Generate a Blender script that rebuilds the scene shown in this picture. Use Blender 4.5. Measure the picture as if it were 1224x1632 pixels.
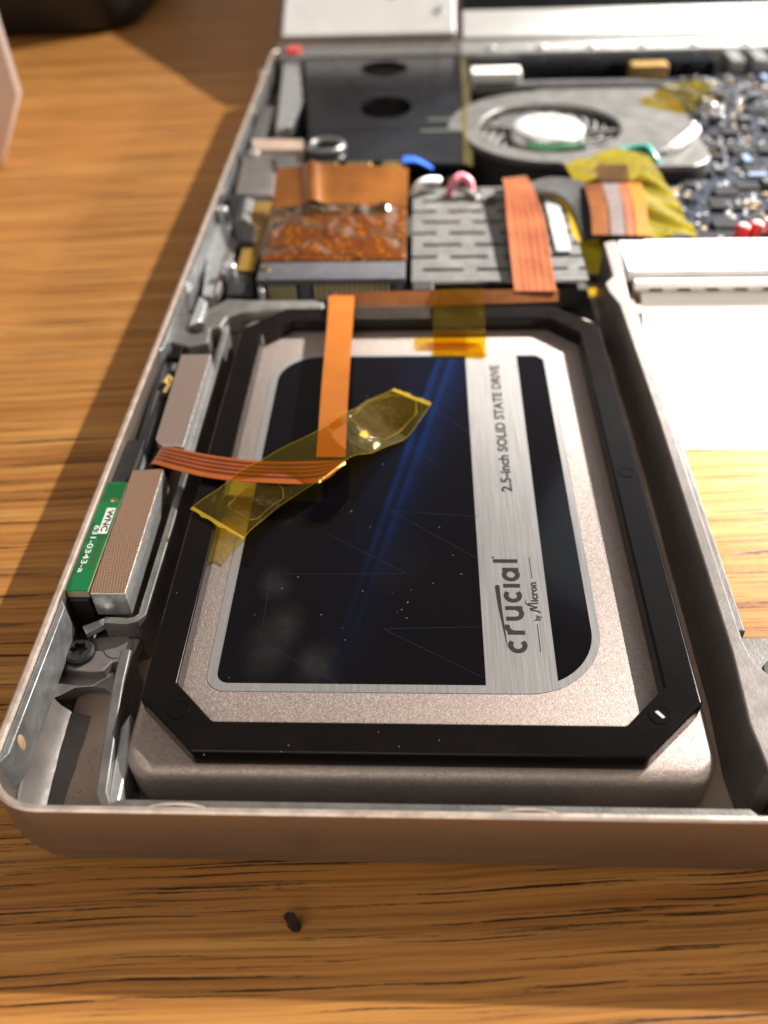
import bpy, bmesh, math, random
from mathutils import noise as mnoise
from mathutils import Vector, Matrix
random.seed(7)
sc = bpy.context.scene
for o in list(bpy.data.objects): bpy.data.objects.remove(o)
S, TZ = 0.001, 14.5            # millimetres to metres; the table top lies 14.5 mm below the spacer's top face

# ------------------------------------------------------------------ camera (a phone lens close above the desk)
CR = ((0.99909317, 0.03162061, -0.02851276), (0.00119043, -0.69015151, -0.72366393), (-0.04256082, 0.72297374, -0.6895633))
CC = (0.41914, -52.92342, 88.44449)
CF = 1396.8
cd = bpy.data.cameras.new('camera'); cam = bpy.data.objects.new('camera', cd); sc.collection.objects.link(cam)
cam.matrix_world = Matrix(((CR[0][0], -CR[1][0], -CR[2][0], CC[0]*S), (CR[0][1], -CR[1][1], -CR[2][1], CC[1]*S),
                           (CR[0][2], -CR[1][2], -CR[2][2], (CC[2]+TZ)*S), (0, 0, 0, 1)))
cd.sensor_fit = 'VERTICAL'; cd.sensor_height = 4.8; cd.sensor_width = 3.6; cd.lens = CF/1632*4.8
cd.clip_start = 0.002; cd.clip_end = 20
cd.dof.use_dof = True; cd.dof.focus_distance = 0.1135; cd.dof.aperture_fstop = 2.2
sc.camera = cam
sc.view_settings.view_transform = 'Standard'; sc.view_settings.look = 'None'; sc.view_settings.gamma = 1
sc.view_settings.exposure = 0.0
sc.render.engine = 'CYCLES'
sc.cycles.use_denoising = True; sc.cycles.max_bounces = 10; sc.cycles.transparent_max_bounces = 16
sc.cycles.sample_clamp_indirect = 4.0; sc.cycles.caustics_reflective = False; sc.cycles.caustics_refractive = False

# ------------------------------------------------------------------ light: sunlight through a window, a lower warm light, the window itself
w = bpy.data.worlds.new('World'); sc.world = w; w.use_nodes = True
bg = w.node_tree.nodes['Background']; bg.inputs[0].default_value = (0.70, 0.63, 0.56, 1); bg.inputs[1].default_value = 0.26
def area(name, direction, dist, size, power, col, target=(0, 0.06, 0.012), size_y=None):
    L = bpy.data.lights.new(name, 'AREA'); L.energy = power; L.color = col; L.size = size
    L.shape = 'DISK' if size_y is None else 'RECTANGLE'
    if size_y: L.size_y = size_y
    o = bpy.data.objects.new(name, L); sc.collection.objects.link(o)
    d = Vector(direction).normalized(); o.location = Vector(target) + d*dist
    o.rotation_euler = d.to_track_quat('Z', 'Y').to_euler(); return o
area('sunlight', (16, 12.5, 15.5), 2.4, 0.030, 86, (1.0, 0.93, 0.84))
area('low_lamp', (42, 5, 16), 1.6, 0.05, 11, (1.0, 0.84, 0.66))
area('window', (0.62, 0.75, 0.62), 1.3, 0.95, 2.0, (0.80, 0.90, 1.0), size_y=0.9)

area('room_fill', (-0.35, -0.75, 1.0), 1.5, 1.3, 9.0, (1.0, 0.88, 0.76), size_y=1.1)      # added fill lamp standing for bounce from the unseen room
# spot added along the sunlight's direction to brighten the rear half of the laptop
SL = bpy.data.lights.new('rear_sun_boost', 'SPOT'); SL.energy = 1700; SL.color = (1.0, 0.93, 0.84); SL.shadow_soft_size = 0.013; SL.spot_size = math.radians(5.7); SL.spot_blend = 0.5
so = bpy.data.objects.new('rear_sun_boost', SL); sc.collection.objects.link(so); sd = Vector((16, 12.5, 15.5)).normalized()
so.location = Vector((0.130, 0.196, 0.012)) + sd*2.4; so.rotation_euler = sd.to_track_quat('Z', 'Y').to_euler()

# ------------------------------------------------------------------ helpers
def V(p): return (p[0]*S, p[1]*S, (p[2]+TZ)*S)
def ray(u, v):
    a, b = (u-612)/CF, (v-816)/CF
    return [CR[0][i]*a + CR[1][i]*b + CR[2][i] for i in range(3)]
def P(u, v, z=0.0):                      # measured point of the photograph at a known height (mm)
    d = ray(u, v); t = (z-CC[2])/d[2]; return (CC[0]+t*d[0], CC[1]+t*d[1], z)
def PY(u, v, y):
    d = ray(u, v); t = (y-CC[1])/d[1]; return (CC[0]+t*d[0], y, CC[2]+t*d[2])

M = {}
class NT:
    def __init__(s, name):
        s.m = bpy.data.materials.new(name); s.m.use_nodes = True; s.t = s.m.node_tree; s.n = s.t.nodes; s.l = s.t.links
        s.b = s.n['Principled BSDF']; s.out = s.n['Material Output']; M[name] = s.m
        tc = s.n.new('ShaderNodeTexCoord'); mp = s.n.new('ShaderNodeMapping'); mp.inputs['Scale'].default_value = (1000,)*3
        s.l.new(tc.outputs['Object'], mp.inputs[0]); s.co = mp.outputs[0]
    def map(s, scale=(1, 1, 1), rot=(0, 0, 0), loc=(0, 0, 0), src=None):
        mp = s.n.new('ShaderNodeMapping'); mp.inputs['Scale'].default_value = scale; mp.inputs['Rotation'].default_value = rot
        mp.inputs['Location'].default_value = loc; s.l.new(src or s.co, mp.inputs[0]); return mp.outputs[0]
    def noise(s, scale, detail=3, rough=0.55, src=None, dist=0):
        x = s.n.new('ShaderNodeTexNoise'); x.inputs['Scale'].default_value = scale; x.inputs['Detail'].default_value = detail
        x.inputs['Roughness'].default_value = rough; x.inputs['Distortion'].default_value = dist
        s.l.new(src or s.co, x.inputs['Vector']); return x.outputs['Fac']
    def ramp(s, src, stops):
        r = s.n.new('ShaderNodeValToRGB'); e = r.color_ramp.elements
        while len(e) < len(stops): e.new(0.5)
        for k, (p, c) in enumerate(stops):
            e[k].position = p; e[k].color = (c, c, c, 1) if isinstance(c, (int, float)) else (*c, 1)
        s.l.new(src, r.inputs[0]); return r.outputs[0]
    def mix(s, f, a, b, mode='MIX'):
        x = s.n.new('ShaderNodeMix'); x.data_type = 'RGBA'; x.blend_type = mode
        for k, q in ((0, f), (6, a), (7, b)):
            if isinstance(q, (int, float)): x.inputs[k].default_value = q if k == 0 else (q, q, q, 1)
            elif isinstance(q, tuple): x.inputs[k].default_value = (*q, 1)
            else: s.l.new(q, x.inputs[k])
        return x.outputs[2]
    def math(s, op, a, b=0.0):
        x = s.n.new('ShaderNodeMath'); x.operation = op
        for k, q in ((0, a), (1, b)):
            if isinstance(q, (int, float)): x.inputs[k].default_value = q
            else: s.l.new(q, x.inputs[k])
        return x.outputs[0]
    def bump(s, src, strength, dist):
        x = s.n.new('ShaderNodeBump'); x.inputs['Strength'].default_value = strength; x.inputs['Distance'].default_value = dist*S
        s.l.new(src, x.inputs['Height']); s.l.new(x.outputs[0], s.b.inputs['Normal'])
    def set(s, **k):
        names = dict(color='Base Color', rough='Roughness', metal='Metallic', spec='Specular IOR Level', coat='Coat Weight', coatr='Coat Roughness', aniso='Anisotropic', trans='Transmission Weight', ior='IOR')
        for q, v in k.items():
            i = s.b.inputs[names[q]]
            if isinstance(v, (int, float)): i.default_value = v
            elif isinstance(v, tuple): i.default_value = (*v, 1)
            else: s.l.new(v, i)
        return s
def simple(name, col, rough=0.5, metal=0.0, var=0.12, vs=0.25, bump=0.0, bs=3.0, bd=0.05, rv=0.08, **k):
    m = NT(name); n = m.noise(vs, 4)
    lo = tuple(c*(1-var) for c in col); hi = tuple(min(1, c*(1+var)) for c in col)
    r2 = m.ramp(m.noise(vs*2.7, 3), [(0.3, max(0.02, rough-rv)), (0.7, min(1, rough+rv))])
    m.set(color=m.ramp(n, [(0.3, lo), (0.7, hi)]), rough=r2, metal=metal, **k)
    if bump: m.bump(m.noise(bs, 3), bump, bd)
    return m

# wood laminate
m = NT('wood')
al = m.map(rot=(0, 0, math.radians(-4.0)))
wob = m.noise(0.02, 2, src=al)
wv = m.n.new('ShaderNodeCombineXYZ'); m.l.new(m.math('MULTIPLY', wob, 3.0), wv.inputs[1])
va = m.n.new('ShaderNodeVectorMath'); va.operation = 'ADD'; m.l.new(al, va.inputs[0]); m.l.new(wv.outputs[0], va.inputs[1]); gv = va.outputs[0]
band = m.noise(1.0, 4, 0.6, src=m.map((0.006, 0.26, 1), src=gv))
fine = m.noise(1.0, 4, 0.65, src=m.map((0.012, 1.25, 1), src=gv))
base = m.ramp(band, [(0.30, (0.38, 0.152, 0.036)), (0.50, (0.51, 0.235, 0.062)), (0.70, (0.58, 0.300, 0.090))])
base = m.mix(m.ramp(fine, [(0.36, 0.62), (0.56, 0.0)]), base, (0.20, 0.072, 0.018))
pore = m.noise(1.0, 3, 0.55, src=m.map((0.022, 1.75, 1), src=gv))
brk = m.noise(1.0, 5, 0.8, src=m.map((0.40, 2.6, 1), src=gv))
pm = m.ramp(m.math('ADD', pore, m.math('MULTIPLY', m.math('SUBTRACT', brk, 0.5), 0.26)), [(0.59, 0.0), (0.63, 1.0)])
pore2 = m.noise(1.0, 3, 0.5, src=m.map((0.035, 3.6, 1), loc=(31, 7, 0), src=gv))
pm2 = m.ramp(m.math('ADD', pore2, m.math('MULTIPLY', m.math('SUBTRACT', brk, 0.5), 0.3)), [(0.61, 0.0), (0.68, 0.75)])
pores = m.math('MAXIMUM', pm, pm2)
soft = m.ramp(pore, [(0.55, 0.0), (0.65, 0.5)])
col = m.mix(soft, base, (0.21, 0.075, 0.018)); col = m.mix(m.math('MULTIPLY', pores, 0.9), col, (0.030, 0.013, 0.006))
m.set(color=col, rough=m.ramp(m.noise(0.9, 4), [(0.3, 0.30), (0.7, 0.42)]), spec=0.3)
m.bump(m.math('SUBTRACT', m.math('MULTIPLY', m.noise(2.5, 4), 0.25), m.math('MULTIPLY', pores, 1.0)), 0.35, 0.05)

simple('shell', (0.33, 0.285, 0.25), 0.38, 0.8, 0.05, 0.05, 0.12, 9, 0.02)
simple('rim', (0.62, 0.52, 0.455), 0.42, 0.6, 0.25, 0.35, 0.4, 1.2, 0.08)
simple('steel', (0.58, 0.60, 0.61), 0.32, 0.65, 0.18, 0.3, 0.25, 0.8, 0.12)
simple('magnesium', (0.20, 0.195, 0.19), 0.46, 0.55, 0.25, 0.25, 0.35, 2.2, 0.10)
simple('cast', (0.23, 0.21, 0.205), 0.50, 0.5, 0.12, 0.3, 0.25, 2.5, 0.10)
simple('floorpan', (0.55, 0.42, 0.34), 0.5, 0.1, 0.2, 0.12, 0.3, 2.5, 0.08)
simple('black_plastic', (0.006, 0.0048, 0.0045), 0.19, 0, 0.2, 0.2, 0.09, 5, 0.035, rv=0.02, spec=0.22)
simple('black_matte', (0.012, 0.012, 0.013), 0.55, 0, 0.3, 0.3, 0.3, 1.5, 0.15)
simple('dark_glossy', (0.010, 0.011, 0.014), 0.14, 0, 0.3, 0.1, 0.1, 0.1, 0.5, rv=0.04)
simple('foil', (0.74, 0.76, 0.78), 0.28, 0.7, 0.12, 0.4, 0.35, 0.6, 0.3)
simple('pcb_edge', (0.55, 0.50, 0.33), 0.6, 0, 0.2, 0.6)
simple('white_print', (0.72, 0.74, 0.70), 0.5, 0, 0.06, 1.5)
simple('ink', (0.007, 0.007, 0.008), 0.5, 0, 0.2, 1.0)
simple('gold', (0.80, 0.58, 0.22), 0.3, 1.0, 0.2, 0.8)
simple('brass', (0.62, 0.55, 0.30), 0.4, 0.25, 0.1, 0.8)
simple('connector', (0.07, 0.072, 0.085), 0.45, 0, 0.15, 0.4, 0.15, 3, 0.05)
simple('fanplate', (0.13, 0.13, 0.128), 0.40, 0.5, 0.08, 0.08, 0.1, 4, 0.04)
simple('cage_metal', (0.29, 0.29, 0.288), 0.30, 0.7, 0.06, 0.15, 0.05, 0.6, 0.1)
simple('white', (0.80, 0.80, 0.78), 0.5, 0, 0.05, 0.1)
simple('paper', (0.90, 0.90, 0.88), 0.75, 0, 0.03, 0.05, 0.1, 1.5, 0.05)
simple('pale_box', (0.72, 0.62, 0.60), 0.45, 0.1, 0.04, 0.01)
simple('board', (0.004, 0.008, 0.022), 0.35, 0, 0.5, 0.4, 0.5, 1.2, 0.2)
simple('chip', (0.008, 0.008, 0.010), 0.42, 0, 0.3, 0.4, spec=0.25)
simple('solder', (0.82, 0.83, 0.84), 0.16, 0.55, 0.15, 0.5, 0.4, 1.2, 0.2)
simple('tan_part', (0.42, 0.30, 0.17), 0.45, 0, 0.2, 0.5)
simple('bluegrey', (0.20, 0.27, 0.40), 0.35, 0.2, 0.3, 0.4)
simple('red', (0.62, 0.035, 0.025), 0.25, 0, 0.1, 0.5)
simple('blue', (0.03, 0.12, 0.62), 0.3, 0, 0.1, 0.5)
simple('teal', (0.015, 0.25, 0.22), 0.35, 0, 0.1, 0.5)
simple('pink', (0.75, 0.22, 0.30), 0.4, 0, 0.1, 0.5)
simple('grey_plastic', (0.05, 0.052, 0.056), 0.42, 0, 0.2, 0.3, 0.2, 3, 0.05)
simple('screen', (0.006, 0.007, 0.008), 0.12, 0, 0.1, 0.1)
simple('green_light', (0.010, 0.045, 0.018), 0.3, 0, 0.15, 0.4)

simple('pale_metal', (0.80, 0.81, 0.82), 0.4, 0.25, 0.05, 0.1, 0.1, 1, 0.1)
simple('dark_wall', (0.20, 0.18, 0.168), 0.5, 0.2, 0.3, 0.15, 0.3, 1.5, 0.1)
simple('wall_metal', (0.30, 0.315, 0.33), 0.36, 0.6, 0.3, 0.35, 0.35, 0.9, 0.12)
simple('hub_film', (0.62, 0.63, 0.64), 0.3, 0.3, 0.45, 0.18, 0.4, 0.5, 0.3)
simple('lint', (0.26, 0.26, 0.26), 0.8, 0, 0.2, 1)
simple('blade_grey', (0.20, 0.20, 0.20), 0.4, 0, 0.1, 0.3)
simple('flex_grey', (0.16, 0.13, 0.13), 0.3, 0.2, 0.1, 0.3)
simple('mustard', (0.24, 0.145, 0.035), 0.4, 0.1, 0.2, 0.2)
# sparkling anodised drive case
m = NT('drive_case')
vo = m.n.new('ShaderNodeTexVoronoi'); vo.inputs['Scale'].default_value = 5.2; m.l.new(m.co, vo.inputs['Vector'])
sep = m.n.new('ShaderNodeSeparateColor'); m.l.new(vo.outputs['Color'], sep.inputs[0])
m.set(color=m.mix(m.ramp(sep.outputs[0], [(0.0, 0.0), (1, 1.0)]), (0.37, 0.305, 0.282), (0.50, 0.422, 0.394)), rough=m.ramp(sep.outputs[1], [(0, 0.34), (1, 0.58)]), metal=0.62)
m.bump(m.math('ADD', sep.outputs[2], m.math('MULTIPLY', m.noise(9, 3), 0.8)), 0.50, 0.08)
# brushed silver label
m = NT('brushed'); n = m.noise(1, 4, 0.7, src=m.map((5.5, 0.10, 1)))
m.set(color=m.ramp(n, [(0.25, (0.36, 0.355, 0.36)), (0.75, (0.46, 0.455, 0.455))]), rough=m.ramp(n, [(0.3, 0.28), (0.7, 0.42)]), metal=0.55); m.bump(n, 0.12, 0.03)
# dark printed label with blue light streaks, glossy film, finger marks and painted reflection haze
LO = (0.0, 0.0)
def label_mat(name, ox, oy):
    m = NT(name)
    a, b = P(522, 1085, -2.8), P(706, 570, -2.8); dx, dy = b[0]-a[0], b[1]-a[1]; ln = math.hypot(dx, dy); nx, ny = dy/ln, -dx/ln
    sx = m.n.new('ShaderNodeSeparateXYZ'); m.l.new(m.co, sx.inputs[0]); X, Y = sx.outputs[0], sx.outputs[1]
    d = m.math('ADD', m.math('MULTIPLY', X, nx), m.math('MULTIPLY', Y, ny)); d = m.math('ADD', d, (ox-a[0])*nx+(oy-a[1])*ny)
    al = m.math('ADD', m.math('MULTIPLY', X, dx/ln), m.math('MULTIPLY', Y, dy/ln)); al = m.math('ADD', al, (ox-a[0])*dx/ln+(oy-a[1])*dy/ln)
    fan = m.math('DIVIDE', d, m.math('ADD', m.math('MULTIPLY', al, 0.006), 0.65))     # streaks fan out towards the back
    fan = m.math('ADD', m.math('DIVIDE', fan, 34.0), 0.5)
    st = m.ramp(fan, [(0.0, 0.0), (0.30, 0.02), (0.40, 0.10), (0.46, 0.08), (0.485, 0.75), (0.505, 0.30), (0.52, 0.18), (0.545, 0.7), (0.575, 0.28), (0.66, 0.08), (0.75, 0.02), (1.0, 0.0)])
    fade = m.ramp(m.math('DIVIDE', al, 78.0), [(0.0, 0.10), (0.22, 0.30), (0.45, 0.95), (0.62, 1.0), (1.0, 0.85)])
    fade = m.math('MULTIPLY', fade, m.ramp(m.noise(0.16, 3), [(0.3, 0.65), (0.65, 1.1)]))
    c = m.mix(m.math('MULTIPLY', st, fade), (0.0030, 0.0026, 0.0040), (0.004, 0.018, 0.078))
    # finger marks: ridged prints that dull the film; other patches paint reflected haze
    mark_haze = None
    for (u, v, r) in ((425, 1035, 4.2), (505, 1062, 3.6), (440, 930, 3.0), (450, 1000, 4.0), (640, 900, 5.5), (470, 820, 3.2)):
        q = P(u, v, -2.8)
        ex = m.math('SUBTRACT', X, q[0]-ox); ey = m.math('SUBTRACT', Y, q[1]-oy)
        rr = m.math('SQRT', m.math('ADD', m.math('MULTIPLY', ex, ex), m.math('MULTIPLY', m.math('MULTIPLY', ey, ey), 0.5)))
        g = m.ramp(m.math('DIVIDE', rr, r), [(0.25, 1.0 if r != 5.5 else 0.25), (1.0, 0.0)]); mark_haze = g if mark_haze is None else m.math('MAXIMUM', mark_haze, g)
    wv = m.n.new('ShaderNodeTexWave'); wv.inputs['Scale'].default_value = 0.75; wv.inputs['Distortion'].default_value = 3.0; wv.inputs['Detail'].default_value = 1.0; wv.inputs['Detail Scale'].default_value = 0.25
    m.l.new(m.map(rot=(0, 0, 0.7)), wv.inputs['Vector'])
    mark_haze = m.math('MULTIPLY', mark_haze, m.math('MULTIPLY', m.ramp(wv.outputs['Fac'], [(0.2, 0.75), (0.8, 1.0)]), m.ramp(m.noise(0.22, 3), [(0.30, 0.1), (0.70, 1.0)])))
    c = m.mix(m.math('MULTIPLY', mark_haze, 0.032), c, (0.46, 0.44, 0.45))
    m.set(color=c, rough=m.math('ADD', 0.10, m.math('MULTIPLY', mark_haze, 0.32)), spec=0.36)
    m.bump(m.noise(0.09, 2), 0.06, 0.6)
    return m
# flex ribbons: polyimide over copper lines
def ribbon_mat(name, axis, pitch, hi, lo, off=0.0):
    m = NT(name); r = (0, 0, 0)
    if pitch < 0.1:
        fl = name == 'flex_flap'
        m.set(color=m.mix(m.ramp(m.noise(0.12, 3), [(0.35, 0.0), (0.7, 1.0)]), hi, lo), rough=0.24, metal=0.2, coat=1.0 if fl else 0.7, coatr=0.16 if fl else 0.08); m.bump(m.noise(0.25, 2), 0.12, 0.2); return
    w_ = m.n.new('ShaderNodeTexWave'); w_.bands_direction = axis; w_.inputs['Scale'].default_value = pitch; w_.inputs['Distortion'].default_value = 0.15; w_.inputs['Phase Offset'].default_value = off
    m.l.new(m.co, w_.inputs['Vector'])
    c = m.mix(m.ramp(w_.outputs['Fac'], [(0.35, 0.0), (0.6, 1.0)]), lo, hi); c = m.mix(m.ramp(m.noise(0.15, 3), [(0.35, 0.0), (0.7, 0.3)]), c, lo)
    m.set(color=c, rough=0.24, metal=0.25, coat=0.5, coatr=0.12); m.bump(w_.outputs['Fac'], 0.15, 0.05)
ribbon_mat('flex_plain', 'X', 0.03, (0.52, 0.170, 0.028), (0.44, 0.130, 0.020))
ribbon_mat('flex_light', 'X', 0.03, (0.50, 0.130, 0.024), (0.40, 0.090, 0.018))
ribbon_mat('flex_trace', 'X', 0.03, (0.17, 0.034, 0.010), (0.12, 0.022, 0.008))
ribbon_mat('flex_lines_y', 'X', 0.03, (0.34, 0.115, 0.055), (0.24, 0.065, 0.030))
ribbon_mat('flex_flap', 'X', 0.05, (0.30, 0.110, 0.022), (0.20, 0.070, 0.015))
ribbon_mat('flex_dark', 'X', 0.05, (0.20, 0.070, 0.020), (0.09, 0.030, 0.010))
# amber polyimide tape: clear film, glossy
def tape_mat(name, tint, refl, body, bodycol, bs=0.35, bstr=0.5):
    m = NT(name); m.n.remove(m.b)
    tr = m.n.new('ShaderNodeBsdfTransparent'); tr.inputs[0].default_value = (*tint, 1)
    gl = m.n.new('ShaderNodeBsdfGlossy'); gl.inputs['Roughness'].default_value = 0.07; gl.inputs['Color'].default_value = (1, 0.93, 0.8, 1)
    df = m.n.new('ShaderNodeBsdfDiffuse'); df.inputs[0].default_value = (*bodycol, 1)
    b1 = m.n.new('ShaderNodeBump'); b1.inputs['Strength'].default_value = bstr; b1.inputs['Distance'].default_value = 0.35*S
    m.l.new(m.noise(bs, 4), b1.inputs['Height']); m.l.new(b1.outputs[0], gl.inputs['Normal'])
    fr = m.n.new('ShaderNodeLayerWeight'); m.l.new(b1.outputs[0], fr.inputs['Normal']); fac = m.math('ADD', 0.035, m.math('MULTIPLY', m.math('POWER', fr.outputs['Facing'], 5.0), 0.9))
    x0 = m.n.new('ShaderNodeMixShader'); x0.inputs[0].default_value = body; m.l.new(tr.outputs[0], x0.inputs[1]); m.l.new(df.outputs[0], x0.inputs[2])
    x = m.n.new('ShaderNodeMixShader'); m.l.new(m.math('MULTIPLY', fac, refl), x.inputs[0]); m.l.new(x0.outputs[0], x.inputs[1]); m.l.new(gl.outputs[0], x.inputs[2])
    m.l.new(x.outputs[0], m.out.inputs[0])
tape_mat('kapton', (0.95, 0.84, 0.24), 1.5, 0.02, (0.52, 0.42, 0.02), 0.45, 0.9)
tape_mat('kapton_thick', (0.90, 0.74, 0.13), 1.1, 0.02, (0.40, 0.31, 0.015), 0.6, 0.9)
tape_mat('kapton_crinkle', (0.92, 0.82, 0.12), 3.0, 0.22, (0.55, 0.46, 0.02), 0.5, 1.0)
tape_mat('kapton_orange', (0.96, 0.74, 0.16), 4.5, 0.03, (0.42, 0.16, 0.02), 0.25, 0.25)
tape_mat('kapton_edge', (0.80, 0.60, 0.10), 1.0, 0.55, (0.62, 0.42, 0.04))
tape_mat('bubble_film', (0.90, 0.90, 0.90), 3.0, 0.01, (0.6, 0.6, 0.6), 0.9, 1.0)
tape_mat('clear_film', (0.86, 0.90, 0.86), 1.6, 0.06, (0.7, 0.72, 0.7))
# conductive fabric weave
m = NT('weave'); ck = m.n.new('ShaderNodeTexChecker'); ck.inputs['Scale'].default_value = 3.6; m.l.new(m.map(rot=(0, 0, math.radians(38))), ck.inputs['Vector'])
m.set(color=m.mix(ck.outputs['Fac'], (0.42, 0.24, 0.16), (0.70, 0.47, 0.34)), rough=0.38, metal=0.75); m.bump(ck.outputs['Fac'], 0.55, 0.10)
m = NT('weave_pale'); ck = m.n.new('ShaderNodeTexChecker'); ck.inputs['Scale'].default_value = 4.5; m.l.new(m.map(rot=(0, 0, math.radians(38))), ck.inputs['Vector'])
m.set(color=m.mix(ck.outputs['Fac'], (0.55, 0.42, 0.36), (0.66, 0.53, 0.47)), rough=0.36, metal=0.8); m.bump(ck.outputs['Fac'], 0.25, 0.06)
# green circuit board
m = NT('green_pcb'); br = m.n.new('ShaderNodeTexBrick'); br.inputs['Scale'].default_value = 0.16; br.inputs['Mortar Size'].default_value = 0.05; m.l.new(m.map(rot=(0, 0, 1.5708)), br.inputs['Vector'])
m.set(color=m.mix(m.ramp(m.noise(0.22, 1), [(0.50, 0.0), (0.53, 1.0)]), (0.006, 0.115, 0.035), (0.009, 0.165, 0.052)), rough=0.28, spec=0.5)
# amber circuit under the tape
m = NT('flex_circuit'); v2 = m.n.new('ShaderNodeTexVoronoi'); v2.inputs['Scale'].default_value = 0.55; v2.distance = 'MANHATTAN'; m.l.new(m.map((1.6, 0.6, 1)), v2.inputs['Vector'])
m.set(color=m.mix(m.ramp(v2.outputs['Distance'], [(0.35, 0.0), (0.5, 1.0)]), (0.40, 0.19, 0.025), (0.14, 0.045, 0.010)), rough=0.3, metal=0.3)

class MB:
    def __init__(s): s.v = []; s.f = []; s.mi = []
    def add(s, vs, fs, mi=0):
        k = len(s.v); s.v += [tuple(p) for p in vs]; s.f += [tuple(i+k for i in f) for f in fs]; s.mi += [mi]*len(fs); return s
    def box(s, x0, x1, y0, y1, z0, z1, mi=0):
        return s.add([(x0,y0,z0),(x1,y0,z0),(x1,y1,z0),(x0,y1,z0),(x0,y0,z1),(x1,y0,z1),(x1,y1,z1),(x0,y1,z1)],
                     [(0,3,2,1),(4,5,6,7),(0,1,5,4),(1,2,6,5),(2,3,7,6),(3,0,4,7)], mi)
    def loops(s, L, cap0=True, cap1=True, cyclic=False, mi=0):
        n = len(L[0]); vs = [p for l in L for p in l]; fs = []
        m_ = len(L)
        for a in range(m_ if cyclic else m_-1):
            b = (a+1) % m_
            for i in range(n): j = (i+1) % n; fs.append((a*n+i, a*n+j, b*n+j, b*n+i))
        if not cyclic:
            if cap0: fs.append(tuple(range(n))[::-1])
            if cap1: fs.append(tuple(range((m_-1)*n, m_*n)))
        return s.add(vs, fs, mi)
    def prism(s, poly, z0, z1, mi=0): return s.loops([[(p[0],p[1],z0) for p in poly], [(p[0],p[1],z1) for p in poly]], mi=mi)
    def pp(s, px, zt, zb, mi=0):               # outline measured at its top height, standing down to zb
        q = [P(u, v, zt) for u, v in px]
        if sum(q[i][0]*q[(i+1)%len(q)][1]-q[(i+1)%len(q)][0]*q[i][1] for i in range(len(q))) < 0: q = q[::-1]
        return s.prism(q, zb, zt, mi)
    def cyl(s, cx, cy, z0, z1, r, n=24, r1=None, mi=0):
        c = [(math.cos(6.28318*i/n), math.sin(6.28318*i/n)) for i in range(n)]; r1 = r if r1 is None else r1
        return s.loops([[(cx+r*a, cy+r*b, z0) for a, b in c], [(cx+r1*a, cy+r1*b, z1) for a, b in c]], mi=mi)
    def sheet(s, rows, mi=0):                  # grid of points
        n = len(rows[0]); fs = [(a*n+i, a*n+i+1, (a+1)*n+i+1, (a+1)*n+i) for a in range(len(rows)-1) for i in range(n-1)]
        return s.add([p for r in rows for p in r], fs, mi)
    def slab(s, rows, t, mi=0):                # grid sheet with thickness t downwards
        n, m_ = len(rows[0]), len(rows)
        s.sheet(rows, mi); s.sheet([[(p[0], p[1], p[2]-t) for p in r][::-1] for r in rows], mi)
        top = [rows[0][i] for i in range(n)] + [rows[a][-1] for a in range(1, m_)] + [rows[-1][i] for i in range(n-2, -1, -1)] + [rows[a][0] for a in range(m_-2, 0, -1)]
        k = len(top); s.add([*top, *[(p[0], p[1], p[2]-t) for p in top]], [(i, k+i, k+(i+1)%k, (i+1)%k) for i in range(k)], mi); return s
    def tube(s, path, r, n=10, mi=0):
        L = []
        for i, p in enumerate(path):
            a = Vector(path[max(0, i-1)]); b = Vector(path[min(len(path)-1, i+1)]); d = (b-a).normalized()
            u = d.cross(Vector((0, 0, 1))); u = u.normalized() if u.length > 1e-4 else Vector((1, 0, 0)); q = d.cross(u)
            rr = r[i] if isinstance(r, (list, tuple)) else r
            L.append([tuple(Vector(p)+u*rr*math.cos(6.28318*k/n)+q*rr*math.sin(6.28318*k/n)) for k in range(n)])
        return s.loops(L, mi=mi)
    def build(s, name, mats, parent=None, loc=None, bevel=0.0, seg=2, angle=35, smooth=True, weld=False):
        base = loc if loc is not None else (tuple(parent['mm']) if parent is not None else (0, 0, 0))
        me = bpy.data.meshes.new(name); me.from_pydata([((p[0]-base[0])*S, (p[1]-base[1])*S, (p[2]-base[2])*S) for p in s.v], [], s.f)
        mats = [mats] if isinstance(mats, str) else mats
        for q in mats: me.materials.append(M[q])
        me.polygons.foreach_set('material_index', s.mi)
        bm = bmesh.new(); bm.from_mesh(me)
        if weld: bmesh.ops.remove_doubles(bm, verts=bm.verts, dist=1e-7)
        bmesh.ops.recalc_face_normals(bm, faces=bm.faces); bm.to_mesh(me); bm.free()
        if smooth:
            me.polygons.foreach_set('use_smooth', [True]*len(me.polygons)); me.set_sharp_from_angle(angle=math.radians(angle))
        o = bpy.data.objects.new(name, me); sc.collection.objects.link(o)
        if parent is not None: o.parent = parent; o['mm'] = base
        else: o.location = V(base); o['mm'] = base
        if bevel:
            md = o.modifiers.new('edge', 'BEVEL'); md.width = bevel*S; md.segments = seg; md.limit_method = 'ANGLE'; md.angle_limit = math.radians(angle); md.harden_normals = True
        return o
def tag(o, label, cat, group=None):
    o['label'] = label; o['category'] = cat
    if group: o['group'] = group
    return o
def thing(name, label, cat, loc, group=None):
    o = bpy.data.objects.new(name, None); sc.collection.objects.link(o); o.empty_display_size = 0.005
    o.location = V(loc); o['mm'] = loc; return tag(o, label, cat, group)
def rrect(x0, y0, x1, y1, r, n=7):             # radii: front-left, front-right, back-right, back-left
    r = [r]*4 if isinstance(r, (int, float)) else r; pts = []
    for (cx, cy, rr, a0) in ((x0+r[0], y0+r[0], r[0], 180), (x1-r[1], y0+r[1], r[1], 270), (x1-r[2], y1-r[2], r[2], 0), (x0+r[3], y1-r[3], r[3], 90)):
        for k in range(n): a = math.radians(a0+90*k/(n-1)); pts.append((cx+rr*math.cos(a), cy+rr*math.sin(a)))
    return pts
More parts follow.
